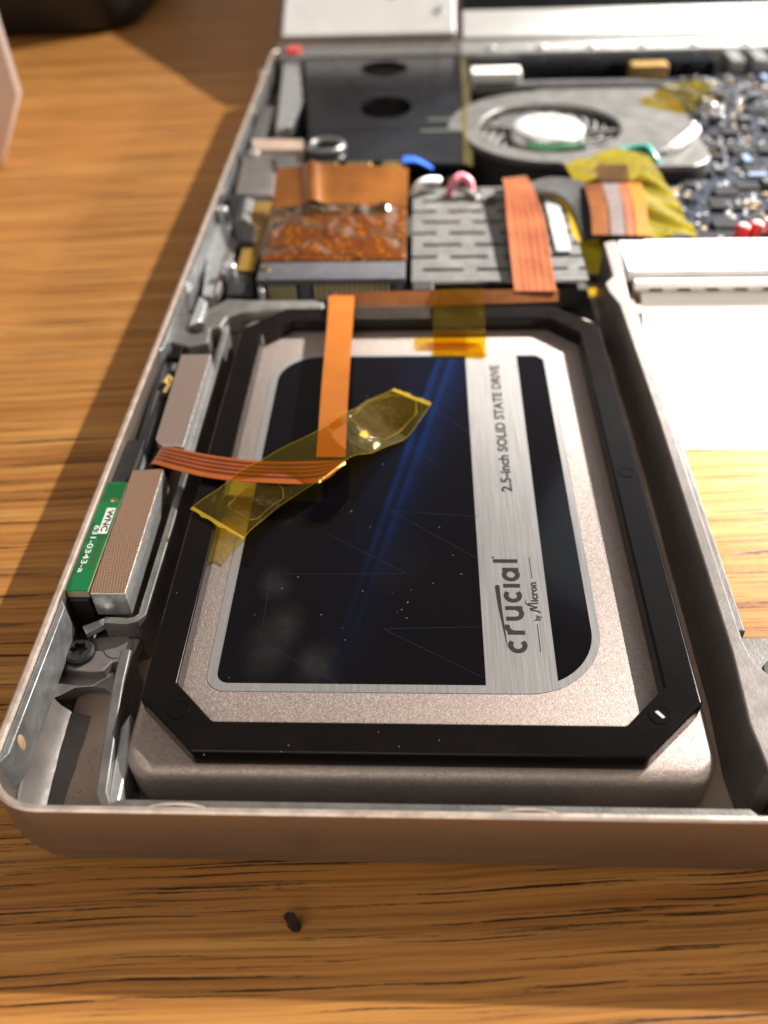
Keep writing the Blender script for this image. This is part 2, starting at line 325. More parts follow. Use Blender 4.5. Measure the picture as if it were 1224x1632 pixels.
def octo(x0, y0, x1, y1, cx, cy):
    return [(x0, y0+cy), (x0+cx, y0), (x1-cx, y0), (x1, y0+cy), (x1, y1-cy), (x1-cx, y1), (x0+cx, y1), (x0, y1-cy)]
def holed(mb, poly, c, rx, ry, z0, z1, n=40, mi=0):   # plate with a round hole
    A = set(2*math.pi*i/n for i in range(n))
    for p in poly: A.add(math.atan2((p[1]-c[1]), (p[0]-c[0])) % (2*math.pi))
    A = sorted(A); out = []
    for a in A:
        d = (math.cos(a), math.sin(a)); best = None
        for i in range(len(poly)):
            p, q = poly[i], poly[(i+1) % len(poly)]; ex, ey = q[0]-p[0], q[1]-p[1]; det = d[0]*(-ey)+ex*d[1]
            if abs(det) < 1e-9: continue
            px_, py_ = p[0]-c[0], p[1]-c[1]; t = (px_*(-ey)+ex*py_)/det; u_ = (d[0]*py_-d[1]*px_)/det
            if t > 1e-6 and -1e-6 <= u_ <= 1+1e-6 and (best is None or t < best): best = t
        out.append((c[0]+d[0]*best, c[1]+d[1]*best))
    inn = [(c[0]+rx*math.cos(a), c[1]+ry*math.sin(a)) for a in A]
    L = [[(x, y, z1) for x, y in out], [(x, y, z1) for x, y in inn], [(x, y, z0) for x, y in inn], [(x, y, z0) for x, y in out]]
    return mb.loops(L, cyclic=True, mi=mi)
def text_mb(mb, s, origin, h, z, ang=90, bold=0.0, xs=1.0, shear=0.0, mi=0, length=None):
    cu = bpy.data.curves.new('t', 'FONT'); cu.body = s; cu.size = 1.0; cu.offset = bold; cu.shear = shear; cu.resolution_u = 4
    ob = bpy.data.objects.new('t', cu); sc.collection.objects.link(ob); bpy.context.view_layer.update()
    me = ob.evaluated_get(bpy.context.evaluated_depsgraph_get()).to_mesh()
    vs = [tuple(v.co) for v in me.vertices]; fs = [tuple(p.vertices) for p in me.polygons]
    x0 = min(v[0] for v in vs); x1 = max(v[0] for v in vs); y1 = max(v[1] for v in vs)
    kx = (length/(x1-x0)) if length else h*xs; ky = h/0.73
    if not length: kx = ky*xs
    ca, sa = math.cos(math.radians(ang)), math.sin(math.radians(ang))
    mb.add([(origin[0]+ca*(v[0]-x0)*kx-sa*v[1]*ky, origin[1]+sa*(v[0]-x0)*kx+ca*v[1]*ky, z) for v in vs], fs, mi)
    ob.evaluated_get(bpy.context.evaluated_depsgraph_get()).to_mesh_clear(); bpy.data.objects.remove(ob); bpy.data.curves.remove(cu)

# ------------------------------------------------------------------ the table
mb = MB(); mb.box(-900, 700, -260, 1100, -40, -14.5)
o = mb.build('table_top', 'wood', loc=(0, 0, -14.5), bevel=2); o['kind'] = 'structure'

# ------------------------------------------------------------------ the laptop's lower case
case = thing('laptop_case', 'open silver laptop lower case lying on the wooden table', 'laptop case', (0, 120, -13))
XR = 190.0
def wall_path(off):
    x0, y0, y1, r = -48.7+off, -8.1+off, 260-off, 7.5-off; r = max(r, 0.6)
    pts = [(XR, y0)] + [(x, y0) for x in (120, 60, 20, -20)]
    for k in range(11): a = math.radians(270-9*k); pts.append((x0+r+r*math.cos(a), y0+r+r*math.sin(a)))
    pts += [(x0, y) for y in (40, 90, 150, 210)] + [(x0, y1-4)]
    for k in range(1, 7): a = math.radians(180-15*k); pts.append((x0+4+4*math.cos(a), y1-4+4*math.sin(a)))
    return pts
prof = [(0.85, -11.6), (0.85, -10), (0.85, -4), (0.85, 0.7), (0.72, 0.95), (0.3, 1.0), (0.08, 0.85), (0, 0.5), (0, -4), (0, -7.5), (0.25, -9.2), (0.9, -10.8), (2.0, -12.1), (3.6, -12.9), (6.0, -13.2), (6.0, -12.2)]
mb = MB(); rows = [[(x, y, z) for x, y in wall_path(o_)] for o_, z in prof]; mb.sheet(rows)
mb.build('outer_wall', 'shell', case, angle=50)
mb = MB(); mb.sheet([[(x, y, z) for x, y in wall_path(o_)] for o_, z in ((0.92, 0.72), (0.75, 1.02), (0.3, 1.07), (0.02, 0.9))]); mb.build('rim_edge', 'rim', case)
mb = MB(); mb.prism([(-46.5, 6), (-45, 0), (-40.5, -5), (-36, -6), (42.8, -6), (42.8, 258), (-46.5, 258)], -12.6, -11.4); mb.box(42.8, XR, 112, 258, -12.6, -11.4); mb.box(42.8, XR, -6, 19.8, -12.6, -11.4)
mb.build('floor_pan', 'floorpan', case)
# concave fillet strip inside the left wall near the front corner
mb = MB(); rows = []
for a in [0, 15, 30, 45, 60, 75, 90]:
    c, s_ = math.cos(math.radians(a)), math.sin(math.radians(a)); off_ = 0.95+4.0*(1-c); pth = wall_path(off_)[3:16]
    rows.append([(x, y, -6.6-4.75*s_) for x, y in pth] + [(-48.7+off_+0.10*math.sin(y*1.7+a*0.02)*s_, y, -6.6-4.75*s_) for y in (2, 4, 6, 8, 10, 12)])
mb.sheet(rows); mb.build('wall_fillet', 'dark_wall', case)
# left wall lining with lightening shapes
for y0, y1, z0, xi in ((-2.2, 22.8, -5.6, -46.9), (82, 104, -7, -47.1), (106, 140, -6, -47.1), (150, 172, -5, -47.1), (176, 200, -6, -47.1), (205, 235, -6, -47.1), (238, 256, -5, -47.1)):
    mb = MB(); mb.prism([(-47.82, y0), (xi, y0+1.6), (xi, y1-1.6), (-47.82, y1)], z0, 0.2); mb.build('wall_lining', 'wall_metal', case, bevel=0.2)
for (u, v) in ((16, 1186),):
    mb = MB(); q = PY(u, v, 2); mb.loops([[(-46.93+dx, 2.0+0.75*math.cos(6.283*k/16)*f, -1.8+1.3*math.sin(6.283*k/16)*1.1*f) for k in range(16)] for dx, f in ((0, 1), (0.12, 0.8))]); mb.build('wall_slot', 'tan_part', case)
# divider between drive bay and battery opening
mb = MB()
top = [(38.2, -2), (37.7, 4), (38.3, 14), (38.4, 60), (37.9, 96), (36.6, 101), (36.4, 104), (38.4, 107), (38.6, 121), (41.4, 122.5), (41.4, 118), (40.3, 100), (40.2, 16), (40.8, 12.4), (42.6, 9.9), (45.5, 9.0), (XR, 9.0), (XR, 5.2), (43, 5.0), (41, 3.5), (40.2, -2)]
mb.prism(top[::-1], -11.4, 1.0); mb.build('divider_wall', 'cast', case, bevel=0.35, seg=3)
mb = MB(); rows = []
for t, (yy, zz) in enumerate(((5.1, 0.2), (4.2, -0.6), (2.6, -0.9), (1.0, -1.6), (-1.5, -4.2), (-4.0, -6.6), (-6.8, -7.6))):
    rows.append([(x, yy, zz) for x in (40.3-0.35*t*0, 42, 48, 70, 120, XR)])
mb.slab(rows, 2.5); mb.build('front_ramp', 'cast', case, angle=50)
mb = MB()
mb.box(40.3, 42.8, 20.5, 117.8, -12.0, -3.0); mb.build('opening_flange', 'magnesium', case, bevel=0.3)
mb = MB(); mb.prism([(41.4, 19.7), (41.4, 16.5), (42.6, 13.6), (44.6, 11.2), (47, 10.2), (XR, 10.2), (XR, 19.7)], -12, -3.2); mb.build('front_shelf', 'magnesium', case, bevel=0.25)
mb = MB(); mb.cyl(45.0, 14.2, -3.2, -2.9, 1.7); mb.build('round_pad', 'grey_plastic', case, bevel=0.08)
mb = MB(); mb.box(40.6, 40.9, 86, 93, -2.9, -0.6); mb.build('wall_slot', 'black_matte', case)
# crossbar behind the battery opening, with a toothed lower lip
mb = MB(); mb.box(41.6, XR, 108.8, 122.4, -1.6, 1.0); mb.build('crossbar', 'pale_metal', case, bevel=0.6, seg=3)
mb = MB()
for k in range(14):
    x = 43+k*5.6; mb = MB(); mb.box(x, x+3.2, 106.4, 108.6, -2.4, -1.5); mb.build('lip_tooth', 'pale_metal', case, bevel=0.5)
mb = MB(); mb.box(42.9, XR, 106.7, 109.6, -1.9, -0.4); mb.build('crossbar_lip', 'pale_metal', case, bevel=0.3)
# front inner rail and its two spring clips
mb = MB(); mb.prism([(-35.0, -7.1), (35.6, -7.1), (36.4, -6.5), (35.6, -5.75), (-33.0, -5.75)], -11.4, -0.4); mb.build('front_rail', 'magnesium', case, bevel=0.15)
for xa, xb in ((-29.3, -23.0), (8.8, 14.9)):
    mb = MB(); pth = [(xa+(xb-xa)*t, -7.1+0.6*math.sin(math.pi*t)**0.5, 0.0) for t in [i/16 for i in range(17)]]
    mb.tube(pth, 0.24, 8); mb.build('spring_clip', 'rim', case)
# tray walls round the drive
mb = MB(); z = -3.0
def wallstrip(mb, pts, wd, zt, zb):
    L, Rr = [], []
    for i, p in enumerate(pts):
        a = pts[max(0, i-1)]; b = pts[min(len(pts)-1, i+1)]; dx, dy = b[0]-a[0], b[1]-a[1]; l = math.hypot(dx, dy); nx, ny = -dy/l*wd/2, dx/l*wd/2
        L.append((p[0]+nx, p[1]+ny)); Rr.append((p[0]-nx, p[1]-ny))
    mb.prism(L[::-1] and (Rr+L[::-1]), zb, zt)
wallstrip(mb, [(-42.6, 21.8), (-39.4, 21.6), (-38.3, 21.9), (-37.6, 22.8), (-37.5, 40), (-37.6, 60), (-37.8, 88), (-38.0, 96)], 1.1, -3.0, -11.4)
mb.build('tray_wall', 'magnesium', case, bevel=0.2)
mb = MB(); wallstrip(mb, [(-38.6, 17.4), (-38.3, 12), (-37.6, 6), (-36.9, 0.5), (-36.4, -3.2), (-35.4, -5.0), (-33.8, -5.4)], 1.5, -3.6, -11.4); mb.build('tray_post', 'magnesium', case, bevel=0.35)
mb = MB(); mb.prism([(-35.8, -4.6), (-34.2, -5.2), (-34.6, 2), (-36.0, 8.5), (-36.9, 6)][::1], -11.4, -4.6); mb.build('tray_gusset', 'steel', case, bevel=0.5, seg=3)
# back strap of the tray
mb = MB(); mb.pp([(268, 522), (285, 505), (330, 494), (362, 476), (400, 478), (500, 478), (516, 482), (516, 492), (440, 494), (385, 497), (362, 505), (352, 520), (335, 524), (332, 545), (300, 552), (272, 545)], -1.8, -6.5)
mb.build('tray_strap', 'magnesium', case, bevel=0.4, seg=3)
mb = MB(); q = P(315, 522, -1.5); mb.cyl(q[0], q[1], -1.75, -1.2, 1.6); mb.build('screw', 'black_matte', case, bevel=0.2)
# screw tab at the front left
mb = MB(); pts = [(-45.9+2.7*math.cos(math.radians(a)), 18.2+2.7*math.sin(math.radians(a))) for a in range(90, 271, 20)]
mb.prism(pts + [(-43.5, 15.3), (-41.8, 15.4), (-40.9, 17.0), (-38.4, 17.2), (-38.0, 21.0), (-42.6, 21.4)], -8.0, -6.0); mb.build('screw_tab', 'cast', case, bevel=0.3)
mb = MB(); mb.cyl(-40.7, 19.4, -6.0, -5.85, 1.9, 28); mb.build('round_pad', 'cast', case, bevel=0.06)
scr = MB(); N = 48; cx, cy = -45.6, 18.2
circ = lambda r, z, sq=0: [(cx+(r*(1+sq*math.cos(6*6.283185*i/N)))*math.cos(6.283185*i/N), cy+(r*(1+sq*math.cos(6*6.283185*i/N)))*math.sin(6.283185*i/N), z) for i in range(N)]
scr.loops([circ(2.05, -5.98), circ(2.05, -5.3), circ(1.75, -5.0), circ(1.05, -4.9, 0.16), circ(1.0, -5.75, 0.16)], cap0=False)
scr.build('screw', 'black_matte', case, angle=30)
# curved sheet flange below the tab
top = [P(u, v, -7.6) for u, v in ((62, 1096), (72, 1109), (84, 1113), (99, 1107), (120, 1096), (144, 1094), (168, 1097), (178, 1105))]
mb = MB(); back = [P(u, v, -7.4) for u, v in ((60, 1080), (74, 1082), (88, 1080), (104, 1072), (124, 1068), (146, 1066), (168, 1066), (182, 1072))]
down = [(p[0], p[1]+2.2, -11.4) for p in top]; mid = [(p[0], p[1]+0.8, -9.6) for p in top]
mb.slab([back, top, mid, down], 0.5); mb.build('curved_flange', 'cast', case, angle=60)
mb = MB(); mb.pp([(131, 998), (168, 984), (173, 992), (137, 1010)], -4.2, -5.2); mb.build('spring_tab', 'steel', case, bevel=0.1)
mb = MB(); mb.pp([(66, 1062), (84, 1024), (97, 1030), (92, 1052), (80, 1085), (66, 1092)], -5.2, -8.0); mb.build('wall_foot', 'steel', case, bevel=0.5, seg=3)
# brackets on the left behind the drive
def part(name, mat, zt, zb, *polys, bevel=0.4):
    mb = MB()
    for q in polys: mb.pp(q, zt, zb)
    return mb.build(name, mat, case, bevel=bevel, seg=3)
part('bracket', 'black_matte', -1.0, -8, [(363, 304), (390, 312), (381, 352), (409, 358), (405, 386), (381, 384), (370, 352)])
part('bracket', 'steel', -3.5, -8, [(352, 322), (364, 330), (372, 356), (352, 440), (345, 470), (322, 470), (330, 400)])
part('bracket', 'cast', -3.0, -8, [(371, 372), (382, 386), (356, 440), (346, 468), (340, 464), (356, 410)])
part('bracket', 'foil', -1.5, -7, [(392, 312), (405, 318), (398, 352), (384, 348)])
part('bracket', 'cast', -1.5, -7, [(388, 244), (441, 246), (436, 312), (374, 308)])
part('bracket', 'floorpan', -0.5, -7, [(400, 220), (486, 222), (485, 238), (402, 238)])
part('bracket', 'cage_metal', -0.5, -7, [(436, 246), (486, 248), (484, 266), (440, 266)])
part('bracket', 'black_matte', -3, -8, [(370, 432), (402, 432), (404, 468), (360, 470)])
part('bracket', 'foil', -0.5, -8, [(452, 96), (476, 98), (484, 160), (464, 200), (440, 205)])
part('bracket', 'cage_metal', -1.5, -8, [(418, 170), (436, 168), (420, 222), (398, 222)])
part('bracket', 'foil', -0.8, -3, [(318, 470), (330, 480), (320, 510), (300, 518)])
part('bracket', 'foil', -1.5, -5, [(412, 445), (422, 446), (421, 464), (411, 462)])
for (u, v) in ((364, 420), (420, 112), (404, 240), (366, 262), (384, 216), (352, 330)):
    q = P(u, v, -0.5); mb = MB(); mb.cyl(q[0], q[1], -7.5, -0.5, 1.5, 16); mb.build('screw', 'foil', case, bevel=0.4)
q = P(468, 80, 2); mb = MB(); mb.prism(rrect(q[0]-2.4, q[1]-3.5, q[0]+2.4, q[1]+3.5, 1.2), -4, 2.6); mb.build('cable_cap', 'red', case, bevel=0.6)
# rear bar with its screws, and the black fin strip before it
mb = MB(); mb.prism([(12.5, 247.5), (XR, 247.5), (XR, 258.9), (12.5, 258.9)], -8, 2.2); mb.build('rear_bar', 'steel', case, bevel=0.8, seg=3)
for x in (22, 38, 54, 70, 86, 102, 118):
    mb = MB(); mb.cyl(x, 250.5, 2.2, 3.0, 1.7, 18); mb.build('screw', 'foil', case, bevel=0.3)
mb = MB(); mb.box(-46, 12.2, 249, 258.9, -8, 1.6); mb.build('rear_block', 'cage_metal', case, bevel=0.6)
mb = MB(); mb.box(-40, XR, 126, 247, -11.3, -9.0); mb.build('inner_floor', 'black_matte', case)
mb = MB(); mb.box(-37.0, 36.4, 98, 126, -11.3, -9.0); mb.build('inner_floor', 'black_matte', case)
# display lid laid back on its hinge
lid = thing('display_lid', 'silver display lid tilted far back behind the open laptop case', 'laptop lid', (60, 263, 0))
LA = math.radians(25)
def LP(x, d, h=0.0): return (x, 262.5+d*math.cos(LA)-h*math.sin(LA), 1.0+d*math.sin(LA)+h*math.cos(LA))
def lidbox(x0, x1, d0, d1, h0, h1, name, mat, bevel=0.5):
    mb = MB(); a = [LP(x, d, h) for h in (h0, h1) for x, d in ((x0, d0), (x1, d0), (x1, d1), (x0, d1))]
    mb.add(a, [(0,3,2,1),(4,5,6,7),(0,1,5,4),(1,2,6,5),(2,3,7,6),(3,0,4,7)]); return mb.build(name, mat, lid, bevel=bevel, seg=3)
lidbox(-48, XR, 0, 235, -6, 0, 'lid_shell', 'shell', 1.2)
lidbox(13.8, XR-4, 0.5, 13.0, 0.05, 1.2, 'bottom_bezel', 'pale_metal')
lidbox(13.8, XR-4, 13.3, 232, 0.05, 0.9, 'screen', 'screen', 0.1)
lidbox(-46, 11.5, 2, 48, 0.05, 2.0, 'hinge_cover', 'pale_metal', 1.0)
lidbox(-46, 11.5, 48.4, 232, 0.05, 0.9, 'screen', 'screen', 0.1)
for x, d in ((-30, 22), (-9, 20), (6, 12), (6, 34)): 
    mb = MB(); c = [LP(x+1.6*math.cos(6.283*k/16), d+1.6*math.sin(6.283*k/16), 2.0) for k in range(16)]; c2 = [LP(x+1.3*math.cos(6.283*k/16), d+1.3*math.sin(6.283*k/16), 2.7) for k in range(16)]
    mb.loops([c, c2]); mb.build('screw', 'foil', lid)

# ------------------------------------------------------------------ the solid state drive
ssd = thing('solid_state_drive', 'silver solid state drive with dark blue printed label in the laptop bay', 'drive', (0, 48, -10.2))
def ringz(x0, y0, x1, y1, r, z, off): return [(a, b, z) for a, b in rrect(x0+off, y0+off, x1-off, y1-off, max(0.4, r-off), 8)]
mb = MB(); X0, X1, Y0, Y1 = -34.9, 34.9, -1.4, 98.8
mb.loops([ringz(X0, Y0, X1, Y1, 4.2, z, o_) for z, o_ in ((-10.2, 0.4), (-9.8, 0), (-4.6, 0), (-3.9, 0.12), (-3.35, 0.48), (-3.0, 1.05), (-2.9, 1.7))])
mb.build('drive_body', 'drive_case', ssd, angle=40)
LZ = -2.82
mb = MB(); mb.prism(rrect(-26.8, 10.3, 23.8, 85.6, [2.6, 10.2, 2.2, 8.6], 12), -2.9, LZ); lab = mb.build('label_sheet', 'brushed', ssd)
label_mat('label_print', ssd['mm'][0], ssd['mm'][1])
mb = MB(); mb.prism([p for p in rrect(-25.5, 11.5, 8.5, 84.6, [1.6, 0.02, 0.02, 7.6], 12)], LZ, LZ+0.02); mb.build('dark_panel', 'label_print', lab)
arc = [(13.7+9.0*math.cos(math.radians(a)), 20.4+9.0*math.sin(math.radians(a))) for a in range(-65, 1, 5)]
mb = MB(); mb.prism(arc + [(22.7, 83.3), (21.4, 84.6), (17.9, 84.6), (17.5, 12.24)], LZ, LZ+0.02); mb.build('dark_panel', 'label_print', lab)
TZZ = LZ+0.035
mb = MB(); text_mb(mb, '2.5-inch SOLID STATE DRIVE', (14.35, 47.3), 1.62, TZZ, 90, 0.028, length=34.2); mb.build('lettering', 'ink', lab, smooth=False)
# brand word drawn stroke by stroke along +y (baseline at x = 13.9)
ZC = [0]
def stroke(mb, pts, wd, z):
    ZC[0] += 1; z += 0.0012*ZC[0]
    for w_ in [wd] if not isinstance(wd, list) else [wd]:
        L, Rr = [], []
        for i, p in enumerate(pts):
            a = pts[max(0, i-1)]; b = pts[min(len(pts)-1, i+1)]; dx, dy = b[0]-a[0], b[1]-a[1]; l = math.hypot(dx, dy) or 1
            h = (w_[i] if isinstance(w_, list) else w_)/2; L.append((p[0]-dy/l*h, p[1]+dx/l*h)); Rr.append((p[0]+dy/l*h, p[1]-dx/l*h))
        mb.sheet([[(13.95-p[1], 16.5+p[0], z) for p in L], [(13.95-p[1], 16.5+p[0], z) for p in Rr]])
arcp = lambda cx, cy, r, a0, a1, n=14: [(cx+r*math.cos(math.radians(a0+(a1-a0)*k/n)), cy+r*math.sin(math.radians(a0+(a1-a0)*k/n))) for k in range(n+1)]
mb = MB(); W_ = 0.66; xr = 0.92; cyy = 1.02
stroke(mb, arcp(1.25, cyy, xr, 48, 312), W_, TZZ)
stroke(mb, [(3.35, -0.1), (3.35, 2.2)], W_, TZZ); stroke(mb, arcp(4.35, 1.15, 1.0, 180, 72, 9), W_, TZZ)
stroke(mb, [(5.7, 2.2)]+arcp(6.62, 1.0, 0.92, 180, 360, 12)+[(7.54, 2.2)], W_, TZZ); stroke(mb, [(7.54, 2.2), (7.54, -0.1)], W_, TZZ)
stroke(mb, arcp(9.75, cyy, xr, 48, 312), W_, TZZ)
stroke(mb, [(11.55, -0.1), (11.55, 2.2)], W_, TZZ)
stroke(mb, arcp(13.6, cyy, xr, 20, 340, 18), W_, TZZ); stroke(mb, [(14.56, 2.15), (14.56, -0.1)], W_, TZZ)
stroke(mb, [(16.2, -0.1), (16.2, 3.35)], W_, TZZ)
stroke(mb, [(0.9, 2.32), (4, 2.62), (8, 2.92), (11.3, 3.05)], [0.03, 0.22, 0.48, 0.62], TZZ); mb.cyl(13.95-3.05, 16.5+11.35, TZZ-0.01, TZZ, 0.33, 16)
mb.add([(13.95-3.2, 16.5+16.75, TZZ), (13.95-3.2, 16.5+17.05, TZZ), (13.95-3.5, 16.5+17.05, TZZ), (13.95-3.5, 16.5+16.75, TZZ)], [(0, 1, 2, 3)])
mb.build('lettering', 'ink', lab, smooth=False)
mb = MB(); text_mb(mb, 'by', (16.25, 21.9), 0.85, TZZ, 90, 0.022, 0.85); text_mb(mb, 'icron', (16.25, 25.2), 1.05, TZZ, 90, 0.03, length=3.5)
stroke2 = lambda pts, wd: stroke(mb, pts, wd, TZZ)
off = (16.25-13.95)
def s2(pts, wd): stroke(mb, [(a-16.5, b-off) for a, b in pts], wd, TZZ)
s2([(23.25, -0.15), (23.5, 0.15), (23.75, 1.15), (23.95, 1.2), (24.05, 0.35), (24.15, 0.2), (24.55, 1.35), (24.8, 1.45), (24.9, 0.0)], 0.2)
s2([(24.5, 1.35), (24.9, 1.75), (25.5, 1.55)], 0.1)
for a, b in ((16.7, 21.3), (29.4, 33.4)): mb.add([(15.72, a, TZZ), (15.82, a, TZZ), (15.82, b, TZZ), (15.72, b, TZZ)], [(0, 1, 2, 3)])
mb.build('lettering', 'ink', lab, smooth=False)
simple('blue_line', (0.012, 0.018, 0.045), 0.25, 0, 0.3, 0.8)
mb = MB()
def pline(px, wd=0.07):
    q = [P(u, v, -2.8) for u, v in px]
    for a, b in zip(q, q[1:]):
        dx, dy = b[0]-a[0], b[1]-a[1]; l = math.hypot(dx, dy); nx, ny = -dy/l*wd/2, dx/l*wd/2
        mb.add([(a[0]+nx, a[1]+ny, LZ+0.027), (b[0]+nx, b[1]+ny, LZ+0.027), (b[0]-nx, b[1]-ny, LZ+0.027), (a[0]-nx, a[1]-ny, LZ+0.027)], [(0, 1, 2, 3)])
pline([(430, 915), (648, 914), (520, 850)]); pline([(761, 823), (622, 814), (761, 890)]); pline([(768, 999), (610, 1002), (770, 1080)]); pline([(640, 700), (700, 742)]); pline([(412, 1022), (540, 1090)]); pline([(432, 915), (418, 1000)]); pline([(648, 620), (748, 690)])
mb.build('printed_lines', 'blue_line', lab, smooth=False)

# ------------------------------------------------------------------ black spacer frame on the drive
spf = thing('spacer_frame', 'black plastic eight-cornered spacer frame stuck on top of the drive', 'spacer', (0, 48, -2.9))
mb = MB(); HW, HI = 33.6, 29.4
A = octo(-HW, 0, HW, 97.4, 7.6, 7.3); B = octo(-HI, 4.25, HI, 93.1, 5.2, 5.3)
mb.loops([[(x, y, 0) for x, y in A], [(x, y, 0) for x, y in B], [(x, y, -2.9) for x, y in B], [(x, y, -2.9) for x, y in A]], cyclic=True)
mb.build('frame_body', 'black_plastic', spf, bevel=0.4, seg=3)
for x, y in ((-28.5, 5.6), (28.2, 5.6), (-28.4, 91.8), (28.4, 91.8), (31.5, 48.6)):
    mb = MB(); n = 32; r = 1.25 if abs(x) < 31 else 1.1
    cr = lambda r_, z: [(x+r_*math.cos(6.283185*i/n), y+r_*math.sin(6.283185*i/n), z) for i in range(n)]
    mb.loops([cr(r+0.06, 0.0), cr(r+0.03, 0.09), cr(r-0.10, 0.09), cr(r-0.14, 0.0)], cap0=False, cap1=False)
    mb.cyl(x, y, -0.01, 0.03, r-0.14, n); mb.build('peg_mark', 'black_plastic', spf, angle=60)
mb = MB(); mb.add([(27.7, 6.0, 0.06), (28.1, 6.15, 0.06), (28.75, 5.3, 0.06), (28.45, 5.1, 0.06)], [(0, 1, 2, 3)]); mb.build('scuff_mark', 'white_print', spf, smooth=False)

# ------------------------------------------------------------------ antenna board and gaskets in the left channel
ant = thing('antenna_board', 'narrow green antenna circuit board with white lettering beside the left case wall', 'circuit board', (-46.7, 35, -1.2))
PX0, PX1, PY0, PY1 = -47.75, -44.75, 24.3, 46.4
mb = MB(); holed(mb, [(PX0, PY0), (PX1, PY0), (PX1, PY1), (PX0, PY1)], (-45.9, 42.3), 0.34, 0.34, -0.12, 0.0); mb.build('board_face', 'green_pcb', ant, smooth=False)
mb = MB(); mb.box(PX0, PX1, PY0, PY1, -1.35, -0.13); mb.build('board_core', 'pcb_edge', ant)
mb = MB(); n = 24; cr = lambda r_, z: [(-45.9+r_*math.cos(6.283185*i/n), 42.3+r_*math.sin(6.283185*i/n), z) for i in range(n)]
mb.loops([cr(0.6, 0.0), cr(0.58, 0.05), cr(0.36, 0.05), cr(0.34, -0.1)], cap0=False, cap1=False); mb.build('plated_hole', 'gold', ant)
mb = MB(); mb.add([(-46.35, 35.2, 0.012), (-45.0, 35.2, 0.012), (-45.0, 40.6, 0.012), (-46.35, 40.6, 0.012)], [(0, 1, 2, 3)]); mb.build('white_patch', 'white_print', ant, smooth=False)
mb = MB(); text_mb(mb, 'WNC', (-46.05, 40.25), 0.95, 0.024, -90, 0.03, length=4.6); mb.build('lettering', 'ink', ant, smooth=False)
mb = MB(); text_mb(mb, '631-0343-a', (-47.15, 36.9), 0.85, 0.012, -90, 0.012, length=9.3); mb.build('lettering', 'white_print', ant, smooth=False)
simple('dark_green', (0.03, 0.10, 0.03), 0.35, 0, 0.2, 0.5)
mb = MB(); mb.add([(-45.9, 28.3, 0.01), (-45.1, 28.3, 0.01), (-45.1, 34.6, 0.01), (-45.9, 34.6, 0.01)], [(0, 1, 2, 3)]); mb.build('bare_patch', 'dark_green', ant, smooth=False)
mb = MB(); mb.box(-47.7, -44.8, 23.8, 56, -9, -1.4); mb.box(-47.7, -44.9, 47.2, 58, -1.4, -1.0); mb.build('holder', 'black_matte', ant, bevel=0.2)
def gasket(name, label, corners, zt, zb, topm, grp):
    c = [sum(q[i] for q in corners)/len(corners) for i in (0, 1)]
    t = thing(name, label, 'gasket', (c[0], c[1], zb), grp)
    mb = MB(); mb.prism(corners, zb, zt-0.06); mb.build('foil_body', 'foil', t, bevel=0.18, seg=3)
    ins = [(c[0]+(q[0]-c[0])*0.985, c[1]+(q[1]-c[1])*0.996) for q in corners]
    mb = MB(); mb.prism(ins, zt-0.058, zt); mb.build('fabric_top', topm, t, bevel=0.03)
    return t
gasket('conductive_gasket', 'copper woven top foam gasket block next to the green antenna board', [(-44.35, 23.8), (-39.5, 23.8), (-39.75, 49.6), (-44.6, 49.2)], 0.0, -4.5, 'weave', 'foam gasket blocks in the left channel')
gasket('conductive_gasket', 'pale smooth foam gasket block further back behind the striped ribbon', [(-42.7, 57.0), (-41.5, 55.5), (-37.8, 55.1), (-37.9, 81.5), (-43.4, 81.4)], 0.0, -4.5, 'weave_pale', 'foam gasket blocks in the left channel')
cb = thing('black_cable_bundle', 'black antenna cables running along the left wall past the gaskets', 'cable', (-45.5, 68, -9))
for k, (x, z, r) in enumerate(((-46.7, -3.2, 0.9), (-45.3, -3.0, 1.0), (-44.3, -4.6, 0.9), (-46.0, -5.4, 1.1))):
    mb = MB(); mb.tube([(x+0.4*math.sin(y*0.13+k), y, z+0.3*math.sin(y*0.2+2*k)) for y in range(47, 88, 2)], r, 10); mb.build('cable', 'black_matte', cb)
mb = MB(); mb.box(-47.6, -43.4, 58, 88, -9, -6.6); mb.build('clip_base', 'black_plastic', cb, bevel=0.3)
mb = MB(); mb.box(-46.4, -44.2, 82.5, 86.5, -6.6, -1.2); mb.build('plug', 'black_plastic', cb, bevel=0.3)
mb = MB(); mb.tube([P(u, v, -1.5) for u, v in ((262, 612), (270, 600), (276, 606), (268, 618), (262, 628))], 0.5, 8); mb.build('copper_end', 'gold', cb)

# ------------------------------------------------------------------ flex ribbons
def lerp(a, b, t): return tuple(a[i]+(b[i]-a[i])*t for i in range(len(a)))
def rows_from(A_, B_, n):
    out = []
    for t in [i/n for i in range(n+1)]:
        k = t*(len(A_)-1); i = min(int(k), len(A_)-2); f = k-i
        cat = lambda Q: tuple(0.5*((2*Q[i][c])+(-Q[max(i-1,0)][c]+Q[i+1][c])*f+(2*Q[max(i-1,0)][c]-5*Q[i][c]+4*Q[i+1][c]-Q[min(i+2,len(Q)-1)][c])*f*f+(-Q[max(i-1,0)][c]+3*Q[i][c]-3*Q[i+1][c]+Q[min(i+2,len(Q)-1)][c])*f**3) for c in range(3))
        a, b = cat(A_), cat(B_); out.append([lerp(a, b, s/4) for s in range(5)])
    return out
rib = thing('flex_ribbon', 'narrow orange flat flex ribbon folded across the drive label', 'ribbon cable', (-14, 60, 1))
mb = MB(); A_ = [P(524, 471, 1.3), P(521, 520, 1.4), P(513, 610, 1.7), P(507, 690, 1.9), P(504, 728, 1.9)]; B_ = [P(565, 471, 1.3), P(562, 520, 1.4), P(556, 610, 1.7), P(552, 690, 1.9), P(551, 728, 1.9)]
